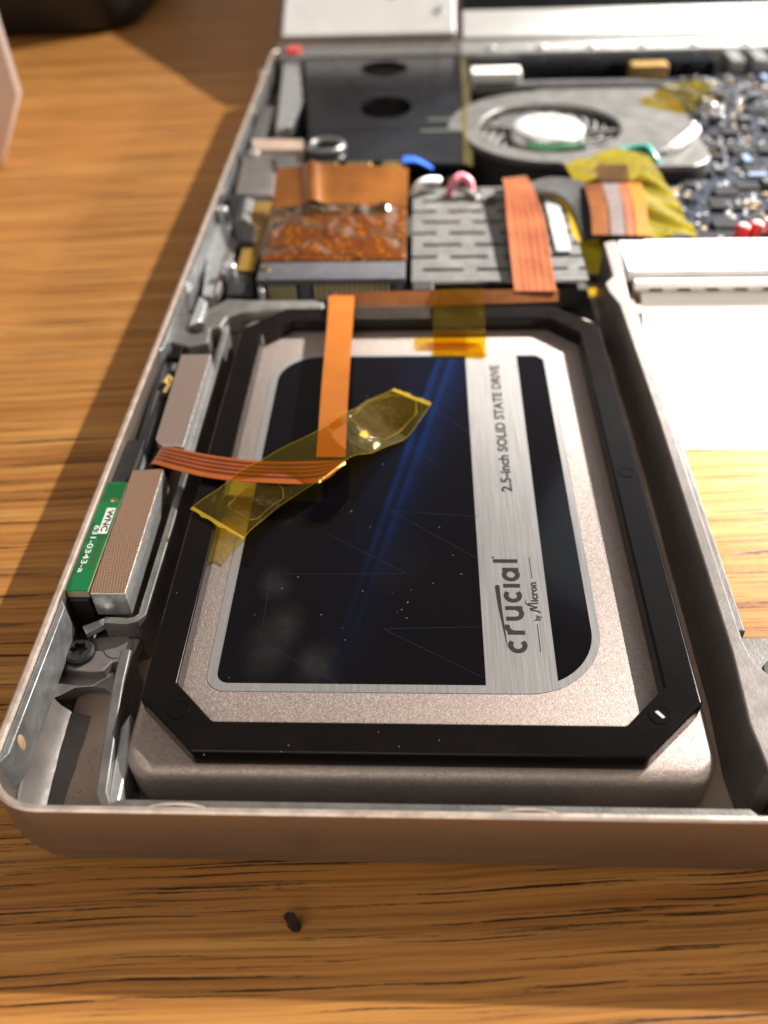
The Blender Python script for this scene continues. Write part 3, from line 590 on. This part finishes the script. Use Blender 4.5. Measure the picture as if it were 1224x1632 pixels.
mb.slab(rows_from(A_, B_, 30), 0.12); mb.build('long_run', 'flex_plain', rib)
mb = MB(); A_ = [P(560, 465, 1.45), P(700, 463, 1.4), P(890, 460, 1.2)]; A_ = [P(524, 467, 1.5)]+A_; B_ = [P(524, 474, 0.4), P(560, 489, -0.2), P(700, 487, -0.2), P(890, 480, -0.2)]
mb.slab(rows_from(A_, B_, 30), 0.12); mb.build('cross_run', 'flex_dark', rib)
mb = MB(); A_ = [P(551, 733, 1.55), P(500, 735, 1.5), P(420, 735, 1.3), P(340, 726, 1.0), P(290, 716, 0.6), P(262, 711, 0.1), P(252, 716, -1.5)]
B_ = [P(549, 737, 1.5), P(508, 768, 1.5), P(420, 769, 1.3), P(340, 762, 1.0), P(285, 750, 0.6), P(245, 739, 0.1), P(236, 744, -1.5)]
R5 = rows_from(A_, B_, 40); cuts = [0, .10, .24, .30, .42, .47, .60, .66, .80, .86, 1]; mb.slab([[lerp(q[0], q[-1], c) for c in cuts] for q in R5], 0.12)
for i, f in enumerate(mb.f[:400]): mb.mi[i] = 1 if (i % 10) in (1, 3, 5, 7) else 0
mb.build('striped_run', ['flex_light', 'flex_trace'], rib)
mb = MB(); A_ = [P(549, 736, 1.62), P(528, 752, 1.62), P(507, 768, 1.62)]; B_ = [P(551, 738, 1.4), P(530, 755, 1.4), P(508, 771, 1.4)]; mb.slab(rows_from(A_, B_, 6), 0.15); mb.build('fold_edge', 'gold', rib)
rib2 = thing('wide_flex_ribbon', 'wide reddish copper flex ribbon hanging over the slotted metal cage', 'ribbon cable', (22, 125, 1))
mb = MB(); A_ = [P(812, 292, 0.5), P(801, 284, 3.8), P(804, 300, 4.2), P(808, 350, 3.2), P(814, 410, 2.4), P(820, 464, 1.2)]; B_ = [P(846, 288, 0.5), P(838, 280, 3.8), P(850, 300, 4.2), P(868, 350, 3.2), P(878, 410, 2.4), P(887, 464, 1.2)]
R5 = rows_from(A_, B_, 36); cuts = [0, .06, .2, .24, .36, .39, .52, .56, .7, .74, .88, .92, 1]; mb.slab([[lerp(q[0], q[-1], c) for c in cuts] for q in R5], 0.15)
for i in range(36*12): mb.mi[i] = 1 if (i % 12) in (2, 4, 6, 8, 10) else 0
mb.build('ribbon_band', ['flex_lines_y', 'flex_dark'], rib2)
rib3 = thing('black_flat_cable', 'black flat cable with yellow edge curving right of the copper ribbon', 'cable', (38, 135, 0))
mb = MB(); A_ = [P(846, 290, 3), P(880, 282, 3), P(930, 290, 3), P(946, 320, 2.5), P(960, 376, 1.5)]; B_ = [P(846, 304, 2.5), P(880, 306, 2.5), P(902, 318, 2), P(916, 340, 1.2), P(930, 384, 0.5)]
mb.slab(rows_from(A_, B_, 30), 0.3); mb.build('cable_band', 'black_matte', rib3)
mb = MB(); A_ = B_; B_ = [P(846, 308, 1.5), P(880, 312, 1.5), P(893, 324, 1), P(906, 346, 0.4), P(914, 384, 0)]; mb.slab(rows_from([(p[0], p[1], p[2]-0.4) for p in A_], B_, 30), 0.15); mb.build('yellow_edge', 'kapton_edge', rib3)
rib4 = thing('striped_flex_ribbon', 'brown and pink striped flex ribbon beside the taped corner of the board', 'ribbon cable', (52, 137, 0))
for k, mt in enumerate(('flex_dark', 'flex_grey', 'pink', 'flex_plain')):
    u0, u1 = (930, 960, 985, 1000)[k], (960, 985, 1000, 1022)[k]
    mb = MB(); mb.slab(rows_from([P(u0, 292, 3.5), P(u0+10, 330, 3), P(u0+14, 374, 2)], [P(u1, 292, 3.5), P(u1+8, 330, 3), P(u1+12, 374, 2)], 12), 0.2); mb.build('ribbon_band', mt if mt != 'pink' else 'flex_lines_y', rib4)

# ------------------------------------------------------------------ amber tape pieces
def tape(name, label, A_, B_, mat, n=30, mcols=10, amp=0.25, seed=1, t=0.05, ragged=True, grp='amber tape pieces', extra=None):
    rnd = random.Random(seed); ph = [(rnd.uniform(0.2, 0.9), rnd.uniform(0.2, 0.9), rnd.uniform(0, 6)) for _ in range(6)]
    base = rows_from(A_, B_, n); rows = []
    for i, r in enumerate(base):
        row = []
        for j in range(mcols+1):
            q = list(lerp(r[0], r[-1], j/mcols))
            q[2] += amp*sum(math.sin(a*q[0]+b*q[1]+c) for a, b, c in ph)/3
            if ragged and i in (0, n):
                d = 0.14*rnd.uniform(-1, 1); q[0] += d; q[1] += d
            row.append(tuple(q))
        rows.append(row)
    loc = tuple(rows[n//2][mcols//2]); mb = MB(); mb.slab(rows, t); o = mb.build(name, mat, None, loc=loc, angle=70)
    tag(o, label, 'tape', grp); return o, rows
A_ = [P(303, 812, 0.5), P(352, 775, 0.9), P(402, 740, 1.75), P(455, 712, 2.1), P(500, 690, 2.3), P(545, 662, 2.2), P(585, 640, 0.2), P(628, 620, -1.2)]
B_ = [P(386, 860, 0.2), P(420, 826, -1.0), P(462, 796, 0.2), P(510, 764, 2.0), P(560, 728, 1.9), P(600, 718, -0.6), P(650, 694, -1.8), P(688, 641, -0.2)]
o, rows = tape('amber_tape', 'crumpled clear amber tape strip stuck diagonally over the ribbon fold', A_, B_, 'kapton', 46, 12, 0.16, 3)
# glued patches and bright torn edges of that strip are part of it
def patch(parent, rows, i0, i1, j0, j1, mat, name, dz=0.04):
    mb = MB(); mb.sheet([[(q[0], q[1], q[2]+dz) for q in r[j0:j1+1]] for r in rows[i0:i1+1]]); return mb.build(name, mat, parent, angle=70)
patch(o, rows, 33, 44, 1, 10, 'kapton_thick', 'glued_patch'); patch(o, rows, 4, 13, 4, 11, 'kapton_thick', 'glued_patch')
patch(o, rows, 45, 46, 0, 12, 'kapton_edge', 'torn_end'); patch(o, rows, 0, 1, 0, 12, 'kapton_edge', 'torn_end')
for side, (i0, i1) in ((0, (0, 46)), (12, (0, 46))):
    mb = MB(); mb.tube([rows[i][side] for i in range(i0, i1+1)], 0.032, 6); mb.build('edge_bead', 'kapton_edge', o)
def rim_loop(parent, rows, ci, cj, ri, rj, r_=0.05, seed=1):
    rn = random.Random(seed); pts = []
    for k in range(41):
        a = 6.283185*(k % 40)/40; e = abs(math.cos(a))**0.5*math.copysign(1, math.cos(a)); h = abs(math.sin(a))**0.5*math.copysign(1, math.sin(a))
        fi = ci+ri*e*(1+0.05*math.sin(5*a+seed)); fj = cj+rj*h*(1+0.05*math.sin(7*a)); fi = min(max(fi, 0), len(rows)-1.01); fj = min(max(fj, 0), len(rows[0])-1.01)
        i, j = int(fi), int(fj); q = lerp(lerp(rows[i][j], rows[i][j+1], fj-j), lerp(rows[i+1][j], rows[i+1][j+1], fj-j), fi-i); pts.append((q[0], q[1], q[2]+0.06))
    mb = MB(); mb.tube(pts, [r_*rn.uniform(0.5, 1.5) for _ in pts], 6); mb.build('adhesive_line', 'kapton_edge', parent)
rim_loop(o, rows, 39, 5.5, 5.6, 4.8, 0.04, 1); rim_loop(o, rows, 9, 7.5, 4.6, 3.6, 0.032, 2)
rnd = random.Random(5)
A_ = [P(690, 461, 1.7), P(690, 480, 1.3), P(690, 500, 0.35), P(690, 524, 0.2), P(691, 534, -1.8), P(691, 568, -2.5)]; B_ = [P(772, 459, 1.6), P(772, 480, 1.3), P(773, 500, 0.35), P(774, 524, 0.2), P(774, 534, -1.8), P(775, 569, -2.5)]
tape('amber_tape', 'short amber tape square holding the cross ribbon at the back of the frame', A_, B_, 'kapton_thick', 30, 10, 0.10, 8)

A_ = [P(566, 486, 0.2), P(620, 486, 0.25), P(686, 485, 0.2)]; B_ = [P(566, 508, 0.1), P(620, 508, 0.12), P(686, 507, 0.1)]
tape('clear_film', 'short bubbled clear film on the back bar of the black frame', A_, B_, 'bubble_film', 24, 8, 0.05, 12, grp=None)
# ------------------------------------------------------------------ connector, flex board and cage behind the drive
con = thing('drive_connector', 'grey drive socket with two rows of gold pins behind the bay', 'connector', (-18, 112, -8))
mb = MB(); mb.box(-33.4, -3.0, 110.2, 116, -7.5, 0.0); mb.box(-33.4, -31.8, 108.6, 110.2, -7.5, 0); mb.box(-5.0, -3.0, 108.6, 110.2, -7.5, 0); mb.box(-31.8, -5.0, 108.6, 110.2, -1.4, 0); mb.box(-24.6, -22.4, 108.9, 110.2, -7.5, -1.4)
mb.build('housing', 'connector', con, bevel=0.2)
px = [-31.0+0.85*k for k in range(7)] + [-21.4+1.06*k for k in range(15)]
pm_ = None
for x in px:
    if pm_ is None:
        mb = MB(); mb.box(x-0.22, x+0.22, 109.2, 110.15, -5.2, -1.45); pm_ = mb.build('pin', 'brass', con); x00 = x
    else:
        c = pm_.copy(); sc.collection.objects.link(c); c.parent = con; c.location = ((x-x00)*S, 0, 0)
mb = MB(); mb.cyl(-31.9, 113, 0, 0.35, 0.9, 16); mb.build('rivet', 'gold', con)
fb = thing('flex_board', 'amber circuit flap with glossy wrinkled film behind the drive socket', 'circuit board', (-18, 138, -2))
mb = MB(); mb.prism([P(432, 330, 0)[:2], P(648, 328, 0)[:2], P(647, 413, 0)[:2], P(416, 416, 0)[:2]][::-1], -1.0, 0.0); mb.build('circuit', 'flex_circuit', fb, bevel=0.1)
rows = []; rn = random.Random(2)
for i in range(25):
    t = i/24; a = lerp(P(434, 330, 1.0), P(414, 414, 0.5), t); b = lerp(P(649, 326, 1.0), P(648, 412, 0.5), t); r = []
    for j in range(37):
        s_ = j/36; q = lerp(a, b, s_); e = min(1, 6*t, 6*(1-t), 6*s_, 6*(1-s_))
        r.append((q[0], q[1], q[2]+e*(1.1+3.0*mnoise.noise((q[0]*0.13, q[1]*0.17, 1.7))+1.6*mnoise.noise((q[0]*0.33, q[1]*0.3, 4.1)))))
    rows.append(r)
mb = MB(); mb.sheet(rows); mb.build('wrinkled_film', 'kapton_orange', fb, angle=70)
rows = []
for i in range(13):
    t = i/12; a = lerp(P(441, 268, 6.0), P(433, 332, 1.2), t); b = lerp(P(651, 268, 6.0), P(649, 328, 1.2), t)
    rows.append([lerp(a, b, j/40)[:2] + (lerp(a, b, j/40)[2]+0.8*math.sin(math.pi*j/40)+1.3*math.exp(-((j/40-0.27-0.04*t)/0.06)**2),) for j in range(41)])
mb = MB(); mb.slab(rows, 0.2); mb.build('smooth_flap', 'flex_flap', fb, angle=70)
strip = MB(); strip.slab(rows_from([P(406, 321, -1.5), P(377, 430, -2.5)], [P(434, 321, -1.5), P(405, 432, -2.5)], 8), 0.2); tag(strip.build('amber_strip', 'mustard', None, loc=P(405, 375, -2.2)), 'mustard amber strip beside the circuit flap and left brackets', 'tape')
cage = thing('slotted_cage', 'slotted silver metal cage behind the drive bay', 'metal cage', (15, 127, -6))
mb = MB(); y = 107.0; k = 0
while y < 147:
    mb.box(-1.6, 33.8, y, y+4.1, -0.4, 0.1)
    xs = [-1.6] + [(-6 if k % 2 else -1.0)+j*9.4 for j in range(0, 6)]
    for j in range(6):
        a = -1.6 + j*10.6 + (0 if k % 2 else 5.3) - 5.3; b = a+2.2+0.5*((j*7+k*3) % 3)
        a, b = max(a, -1.6), min(b, 33.8)
        if b > a: mb.box(a, b, y+4.1, y+5.4, -0.4, 0.1)
    y += 5.4; k += 1
mb.box(-1.6, 33.8, y, y+1.2, -0.4, 0.1); mb.build('slotted_plate', 'cage_metal', cage)
mb = MB(); mb.box(-1.6, 33.8, 107, 148, -6, -2.0); mb.build('cage_floor', 'black_matte', cage)
mb = MB(); mb.box(28.4, 31.6, 118, 146, 0.2, 0.8); mb.build('side_tab', 'steel', cage, bevel=0.2)
mb = MB(); mb.box(-1.5, 2.8, 103.6, 107.2, -6, 0.2); mb.build('latch', 'black_matte', cage, bevel=0.3)
mb = MB(); mb.cyl(16.2, 143.5, 0.1, 0.5, 1.8, 20); mb.build('rubber_dot', 'black_matte', cage)

# ------------------------------------------------------------------ black plate with two holes, fan, fins
plate = thing('black_shield_plate', 'glossy black plate with two round holes at the back left of the case', 'plate', (-11, 205, -6))
mb = MB(); holed(mb, [(-30.0, 187), (12.2, 187), (12.6, 218.5), (-33.5, 218.5)], (-9.6, 203.4), 7.2, 8.6, -0.5, 1.0); holed(mb, [(-33.5, 218.6), (12.6, 218.6), (12.9, 246.5), (-36.5, 246.5)], (-11.2, 237.0), 7.2, 7.0, -0.5, 1.1)
mb.prism([(-27.7, 167), (11.2, 163.5), (12.2, 186.9), (-30, 186.9)], -0.8, 0.9); mb.build('plate_sheet', 'dark_glossy', plate)
mb = MB(); mb.box(-30, 11, 168, 246, -8.5, -5); mb.build('well_floor', 'black_matte', plate)
for x, y in ((-17.0, 236.5), (-15.6, 203.0)):
    mb = MB(); mb.cyl(x, y, -5, -2.0, 1.8, 14); mb.build('brass_post', 'gold', plate, bevel=0.4)
mb = MB(); q = P(520, 237, 1); mb.tube([(q[0]+4.2*math.cos(6.283*k/28), q[1]+4.2*math.sin(6.283*k/28), 1.6) for k in range(29)], 0.9, 10); mb.build('grommet_ring', 'cage_metal', plate)
mb = MB(); mb.slab(rows_from([(12.4, 246, 1.6), (12.0, 205, 1.6), (10.6, 163, 1.4)], [(14.6, 246, 0.6), (14.2, 205, 0.6), (13, 163, 0.4)], 12), 0.1); mb.build('tape_edge', 'kapton', plate)
for u in (0, 1):
    mb = MB(); y = 192-u*8; mb.slab(rows_from([(2-u*2, y, 1.25), (12, y, 1.3)], [(2-u*2, y+1.6, 1.25), (12, y+1.6, 1.3)], 6), 0.1); mb.build('film_strip', 'clear_film', plate)
gc = thing('gold_contact_strip', 'row of gold contacts with a blue pull tab before the black plate', 'contacts', (-15, 163, -2))
for x0, x1 in ((-27.5, -20.5), (-18.5, -12), (-9.5, -4)):
    mb = MB(); mb.box(x0, x1, 161.8, 165.6, -2, 1.2); mb.build('contact', 'gold', gc, bevel=0.5)
mb = MB(); mb.slab(rows_from([(-4.2, 166, 2), (-1, 164.5, 2.4), (3.2, 160.6, 1.4)], [(-4.2, 162, 2), (-1, 161.5, 2.4), (3.0, 159.6, 1.4)], 10), 0.5); mb.build('pull_tab', 'blue', gc)

fan = thing('cooling_fan', 'round cooling fan in a grey housing behind the slotted cage', 'fan', (34, 186, -8))
FC = (34.2, 186.5); N = 72
def outline(a):
    c, s_ = math.cos(a), math.sin(a); r = 23.6
    if c > 0: r = min(37.0/max(c, 1e-6), (28.5 if s_ > 0 else 27.0)/max(abs(s_), 1e-6), 43); r = max(r, 23.6)
    elif s_ > 0: r = min(28.5/max(s_, 1e-6), 27)
    return (FC[0]+r*c, FC[1]+r*s_)
A = [outline(2*math.pi*i/N) for i in range(N)]; B = [(FC[0]+18.4*math.cos(2*math.pi*i/N), FC[1]+17.4*math.sin(2*math.pi*i/N)) for i in range(N)]
mb = MB(); mb.loops([[(x, y, 1.2) for x, y in A], [(x, y, 1.2) for x, y in B], [(x, y, -0.4) for x, y in B], [(x, y, -0.4) for x, y in A]], cyclic=True); mb.build('housing_cover', 'fanplate', fan, bevel=0.3)
mb = MB(); mb.loops([[(x, y, -8) for x, y in A], [(x, y, -0.4) for x, y in A]], cap1=False); mb.build('housing_side', 'black_matte', fan)
bl = None
for k in range(21):
    a0 = 2*math.pi*k/21
    if bl is None:
        bl = MB(); L_, R_ = [], []
        for t in range(7):
            r_ = 9.8+t*1.32; a = 0.07*t+0.01*t*t; L_.append((FC[0]+r_*math.cos(a), FC[1]+r_*math.sin(a))); R_.append((FC[0]+r_*math.cos(a+0.075), FC[1]+r_*math.sin(a+0.075)))
        bl.prism(L_+R_[::-1], -5.5, -0.7)
        blade = None
    mbk = MB(); ca, sa = math.cos(a0), math.sin(a0)
    if blade is None:
        blade = bl.build('blade', 'blade_grey', None, loc=(FC[0], FC[1], 0)); blade.parent = fan; blade.location = ((FC[0]-fan['mm'][0])*S, (FC[1]-fan['mm'][1])*S, 8*S)
    else:
        c = blade.copy(); sc.collection.objects.link(c); c.rotation_euler = (0, 0, a0)
mb = MB(); cr = lambda r_, z: [(FC[0]-0.7+r_*math.cos(6.283185*i/36), FC[1]-1.5+r_*math.sin(6.283185*i/36), z) for i in range(36)]
mb.loops([cr(9.6, -6.5), cr(9.6, 1.0), cr(9.0, 1.8), cr(8.4, 2.0)]); mb.build('hub', 'foil', fan, angle=40)
mb = MB(); mb.cyl(FC[0]-0.7, FC[1]-1.5, 2.0, 2.15, 7.2, 32); mb.build('hub_sticker', 'hub_film', fan)
for k in range(6):
    mb = MB(); a = 1.05*k; c, s_ = math.cos(a), math.sin(a); mb.prism([(FC[0]-0.7+r_*c-w_*s_, FC[1]-1.5+r_*s_+w_*c) for r_, w_ in ((2.2, -0.5), (6.4, -1.4), (6.4, 1.4), (2.2, 0.5))], 2.15, 2.2); mb.build('hub_print', 'cage_metal', fan)
for a in (-4, 168, 250):
    mb = MB(); c, s_ = math.cos(math.radians(a)), math.sin(math.radians(a)); q = lambda r, w_: (FC[0]+r*c-w_*s_, FC[1]+r*s_+w_*c)
    mb.prism([q(9, -0.7), q(18.6, -0.7), q(18.6, 0.7), q(9, 0.7)], -0.3, 0.5); mb.build('strut', 'fanplate', fan, bevel=0.2)
mb = MB(); mb.pp([(838, 224), (925, 222), (935, 234), (870, 240), (842, 236)], 1.0, 0.2); mb.build('control_board', 'green_light', fan, bevel=0.1)
fin = thing('heat_sink_fins', 'black finned heat sink strip before the rear bar', 'heat sink', (50, 243, -6))
f0 = None
for k in range(60):
    x = 15.5+k*1.25
    if f0 is None: mb = MB(); mb.box(x, x+0.45, 237, 246.9, -6, 1.2); f0 = mb.build('fin', 'dark_glossy', fin)
    else:
        c = f0.copy(); sc.collection.objects.link(c); c.location = (k*1.25*S, 0, 0)
mb = MB(); mb.box(15, 90.5, 236, 246.9, -7.5, -6); mb.build('fin_base', 'black_matte', fin)
hp = thing('heat_pipe', 'flat grey heat pipe with a white end block in front of the fins', 'heat pipe', (50, 228, -6))
mb = MB(); mb.tube([(16, 227, -3), (40, 227.5, -3), (64, 227, -3), (76, 223, -3), (88, 214, -3)], 2.6, 14); mb.build('pipe', 'grey_plastic', hp)
mb = MB(); mb.box(15.2, 30, 227, 233.4, -3, 2.2); mb.build('end_block', 'white', hp, bevel=0.5)
mb = MB(); mb.box(63, 74, 230, 235, -2, 2.4); mb.build('amber_block', 'mustard', hp, bevel=0.5)
for k in range(4):
    x = 94+k*7.5; mb = MB(); mb.box(x, x+4.2, 236, 246.8, -8, 1.5)
    tag(mb.build('port_block', 'cage_metal', None, loc=(x+2, 241, -8), bevel=0.4), f'{("first", "second", "third", "fourth")[k]} silver port block from the black fins along the rear bar', 'port', 'port blocks by the rear bar')

# ------------------------------------------------------------------ logic board with its components
lb = thing('logic_board', 'crowded dark logic board full of small components behind the battery opening', 'circuit board', (95, 180, -4))
mb = MB(); mb.prism([(49, 124), (XR-4, 124), (XR-4, 234), (74, 234), (74, 205), (71.6, 205), (71.6, 160), (58, 158.6), (49, 158.6)], -4, -2.5); mb.build('substrate', 'board', lb)
kinds = []
def proto(name, mat, sx, sy, h, legs=False, dome=False, bevel=0.15):
    mb = MB()
    if dome:
        L = []
        for t in range(6): r = sx/2*math.cos(t*0.26); L.append([(r*math.cos(6.283*i/12), r*math.sin(6.283*i/12), h*math.sin(t*0.26)/math.sin(1.3)) for i in range(12)])
        mb.loops(L); mats = [mat]
    else:
        mb.box(-sx/2, sx/2, -sy/2, sy/2, 0.05 if not legs else 0.25, h); mats = [mat]
        if legs:
            mats = [mat, 'solder']; n = max(2, int(sx/0.9))
            for i in range(n):
                x = -sx/2+sx*(i+0.5)/n
                for s_ in (-1, 1): mb.box(x-0.2, x+0.2, s_*sy/2-(0.0 if s_ > 0 else 0.9), s_*sy/2+(0.9 if s_ > 0 else 0.0), 0, 0.35, 1)
    o = mb.build(name, mats, lb, loc=(0, 0, 0)); return o
protos = [('chip', 'chip', 8, 6, 1.3, True, False), ('chip', 'chip', 5, 4, 1.1, True, False), ('chip', 'chip', 3.4, 3, 1.0, False, False), ('capacitor', 'tan_part', 1.9, 1.2, 1.1, False, False),
          ('capacitor', 'solder', 1.5, 1.0, 0.9, False, False), ('solder_joint', 'solder', 1.6, 1.6, 0.9, False, True), ('inductor', 'grey_plastic', 4.2, 4.2, 2.4, False, False), ('connector_block', 'bluegrey', 6.5, 2.6, 2.0, False, False), ('resistor', 'ink', 1.6, 0.9, 0.5, False, False), ('shield_can', 'cage_metal', 6, 5, 1.6, False, False), ('capacitor', 'gold', 1.5, 1.0, 0.8, False, False)]
wts = [14, 20, 18, 10, 24, 20, 6, 8, 12, 4, 6]
PR = []
for a in protos:
    kf = 1.0 if a[0] == 'solder_joint' else 0.66; a = (a[0], a[1], a[2]*kf, a[3]*kf, a[4]*0.85)+a[5:]; o = proto(*a); PR.append([o, a[2], a[3], False])
placed = []; rnd = random.Random(11); tries = 0
spots = [(70.0, 129.2, 1.9), (73.2, 130.4, 1.9), (77.5, 131, 2.2), (98, 190, 8)]
while len(placed) < 640 and tries < 90000:
    tries += 1; k = rnd.choices(range(len(PR)), wts)[0]; o, sx, sy, used = PR[k]; rot = rnd.choice((0, 1))
    w_, h_ = ((sx, sy+ (1.8 if k < 2 else 0)) if rot == 0 else (sy+(1.8 if k < 2 else 0), sx))
    x = rnd.uniform(58, 132); y = rnd.uniform(125, 233)
    if (y > 157 and x - w_/2 < 73) or (y > 203 and x-w_/2 < 76) or (x < 72 and y > 156) or y-h_/2 < 125 or y+h_/2 > 233.5 or x-w_/2 < 58: continue
    if any(abs(x-a) < (w_+c)/2+0.25 and abs(y-b) < (h_+d)/2+0.25 for a, b, c, d in placed): continue
    if any(abs(x-a) < w_/2+c and abs(y-b) < h_/2+c for a, b, c in spots[:3]): continue
    placed.append((x, y, w_, h_)); q = o
    if used: q = o.copy(); sc.collection.objects.link(q)
    PR[k][3] = True; q.parent = lb; q.location = ((x-95)*S, (y-180)*S, 1.5*S); q.rotation_euler = (0, 0, 1.5708*rot)
for o, sx, sy, used in PR:
    if not used: bpy.data.objects.remove(o)
for x, y, r in spots[:3]:
    mb = MB(); mb.cyl(x, y, -2.5, 0.6, r*0.8, 18); c = mb.build('red_capacitor', 'red', lb, bevel=0.5)
    mb = MB(); mb.cyl(x, y, 0.61, 0.75, r*0.5, 14); mb.build('metal_top', 'solder', c)
A_ = [P(900, 262, 2.5), P(960, 242, 2.5), P(1028, 236, 2.5)]; B_ = [P(915, 292, 2.5), P(985, 284, 2.5), P(1060, 292, 2.2)]
tape('amber_tape', 'olive amber tape patch between the fan housing and the logic board', A_, B_, 'kapton_crinkle', 16, 8, 0.5, 4)
A_ = [P(1000, 282, 2.6), P(1020, 330, 1.8), P(1028, 376, 1.2)]; B_ = [P(1062, 284, 1.8), P(1085, 330, 1.2), P(1112, 374, 0.8)]
tape('amber_tape', 'crinkled yellow tape over the logic board corner beside the striped ribbon', A_, B_, 'kapton_crinkle', 30, 20, 0.7, 6)
A_ = [P(950, 262, 3.2), P(955, 290, 3.4)]; B_ = [P(1000, 262, 3.2), P(1004, 290, 3.4)]
tape('amber_tape', 'small orange tape rectangle at the top of the striped ribbon', A_, B_, 'kapton_orange', 8, 6, 0.08, 9)
A_ = [P(1020, 160, 1.8), P(1070, 130, 2)]; B_ = [P(1090, 178, 1.8), P(1150, 128, 2)]
tape('amber_tape', 'yellow tape scrap lying behind the fan beside the back components', A_, B_, 'kapton', 14, 8, 0.7, 10)
for nm, lb_, mt, pts, r in (('wire', 'white wire arching beside the amber circuit flap', 'white', [(655, 312, 0), (664, 298, 2), (680, 288, 3), (700, 288, 2)], 0.9),
                          ('wire', 'pink wire loop behind the slotted cage', 'pink', [(716, 310, 0), (722, 292, 3), (734, 282, 4), (748, 290, 3), (750, 306, 1)], 1.0),
                          ('wire', 'grey wire crossing the pink wire loop', 'cage_metal', [(728, 300, 2), (742, 304, 1.5), (760, 316, 0.5)], 0.8),
                          ('wire', 'teal wire between fan housing and logic board', 'teal', [(985, 244, 2), (1005, 238, 2.5), (1030, 236, 3), (1042, 252, 2), (1052, 268, 0)], 0.9),
                          ('wire', 'thick white wire at the edge of the logic board by the fan', 'white', [(1060, 246, 1), (1078, 232, 2.5), (1096, 218, 2.5), (1108, 208, 0)], 1.3)):
    pp = [P(u, v, z) for u, v, z in pts]; fine = [r_[0] for r_ in rows_from(pp, pp, 24)]
    mb = MB(); mb.tube(fine, r, 10); tag(mb.build(nm, mt, None, loc=fine[12], angle=60), lb_, 'wire')

# ------------------------------------------------------------------ things on the table
mb = MB(); rows = []
for t in [k/16 for k in range(17)]:
    yy = 70.5+t*36.5; zz = -14.35+11.6*(t*t*(1.6-0.6*t)); rows.append([(x, yy+(1.2-(x-46)*0.02)*(1-t), zz) for x in (44.5, 60, 80, 110, 160)])
mb.slab(rows, 0.12)
tag(mb.build('paper_sheet', 'paper', None, loc=(90, 120, -14.45)), 'bright white paper sheet curling up from the table inside the battery opening', 'paper')
mb = MB(); q = P(470, 1480, -14.5)
mb.loops([[(q[0]+dx+1.8*r*math.cos(6.283*k/7), q[1]+dy+1.3*r*math.sin(6.283*k/7), -14.5+(z+14.5)*1.7) for k in range(7)] for dx, dy, r, z in ((0.1, 0, 0.35, -14.5), (-0.05, 0.15, 0.45, -14.0), (-0.15, 0.1, 0.36, -13.3), (-0.3, 0.2, 0.42, -12.8), (-0.35, 0.2, 0.25, -12.45))])
tag(mb.build('plastic_crumb', 'ink', None, loc=(q[0], q[1], -14.5), smooth=False), 'tiny black plastic crumb on the table in front of the laptop', 'crumb')
q = P(5, 272, -14.5); a = PY(38, 150, q[1])
mb = MB(); foot = [(0, 0), (-40, 62), (-130, 20), (-90, -42)]; cx, cy = -65, 10
ring = lambda z, k: [(a[0]+dx+(cx-dx)*k, q[1]+dy+(cy-dy)*k, z) for dx, dy in foot]
mb.loops([ring(-14.5, (a[0]-q[0])/65), ring(a[2], 0), ring(95, 0)]); tag(mb.build('pale_box', 'pale_box', None, loc=(a[0]-65, q[1]+10, -14.5), bevel=2.5, seg=4), 'pale pinkish box with tapered foot at the upper left of the table', 'box')
mb = MB(); c0, c1 = P(30, 62, -14.5), P(205, 25, -14.5); mb.loops([ringz(-250, c0[1], -118, c0[1]+140, 22, z, o_) for z, o_ in ((-14.5, 3), (-11, 0), (12, 0), (18, 3), (20, 9))])
tag(mb.build('black_case', 'black_matte', None, loc=(-180, c0[1]+70, -14.5), angle=50), 'dark soft-edged case on the table behind the pale box', 'case')
# dust flecks on the label and frame
mb = MB(); rnd = random.Random(21); fl = []
for (u, v) in ((475, 920), (449, 938), (578, 942), (625, 945), (655, 940), (633, 975), (648, 985), (546, 1002), (550, 1020), (610, 740), (560, 815), (722, 885), (406, 980), (690, 930), (735, 915), (640, 972), (512, 980), (650, 960), (590, 840), (700, 840), (365, 1080), (630, 622), (585, 632)):
    q = P(u, v, LZ+0.04); a = rnd.uniform(0, 3.1); l = rnd.uniform(0.05, 0.17); wd = rnd.uniform(0.02, 0.045); dx, dy = l*math.cos(a), l*math.sin(a)
    mb.loops([[(q[0]-dx-dy*wd/l, q[1]-dy+dx*wd/l, LZ+0.04), (q[0]-dx+dy*wd/l, q[1]-dy-dx*wd/l, LZ+0.04), (q[0]+dx*0.4+wd, q[1]+dy, LZ+0.05), (q[0]+dx, q[1]+dy+wd, LZ+0.055)], [(q[0]-dx, q[1]-dy, LZ+0.06), (q[0], q[1]-wd, LZ+0.06), (q[0]+dx, q[1]+dy, LZ+0.07), (q[0]+dx*.5, q[1]+dy+wd, LZ+0.07)]])
for (u, v) in ((282, 945), (460, 1188), (603, 1167), (636, 1190), (448, 1198), (325, 1203), (700, 1180)):
    q = P(u, v, 0.05); mb.box(q[0]-0.05, q[0]+0.05, q[1]-0.04, q[1]+0.04, 0.01, 0.08)
for k in range(40):
    x, y = rnd.uniform(-44, -37.5), rnd.uniform(-4, 8); mb.box(x-0.06, x+0.06, y-0.05, y+0.05, -11.4, -11.3)
o = mb.build('dust', 'lint', None, loc=(0, 48, LZ), smooth=False); o['kind'] = 'stuff'; o['label'] = 'tiny pale dust flecks on the drive label and black frame'; o['category'] = 'dust'
for o in bpy.data.objects:
    if 'mm' in o: del o['mm']
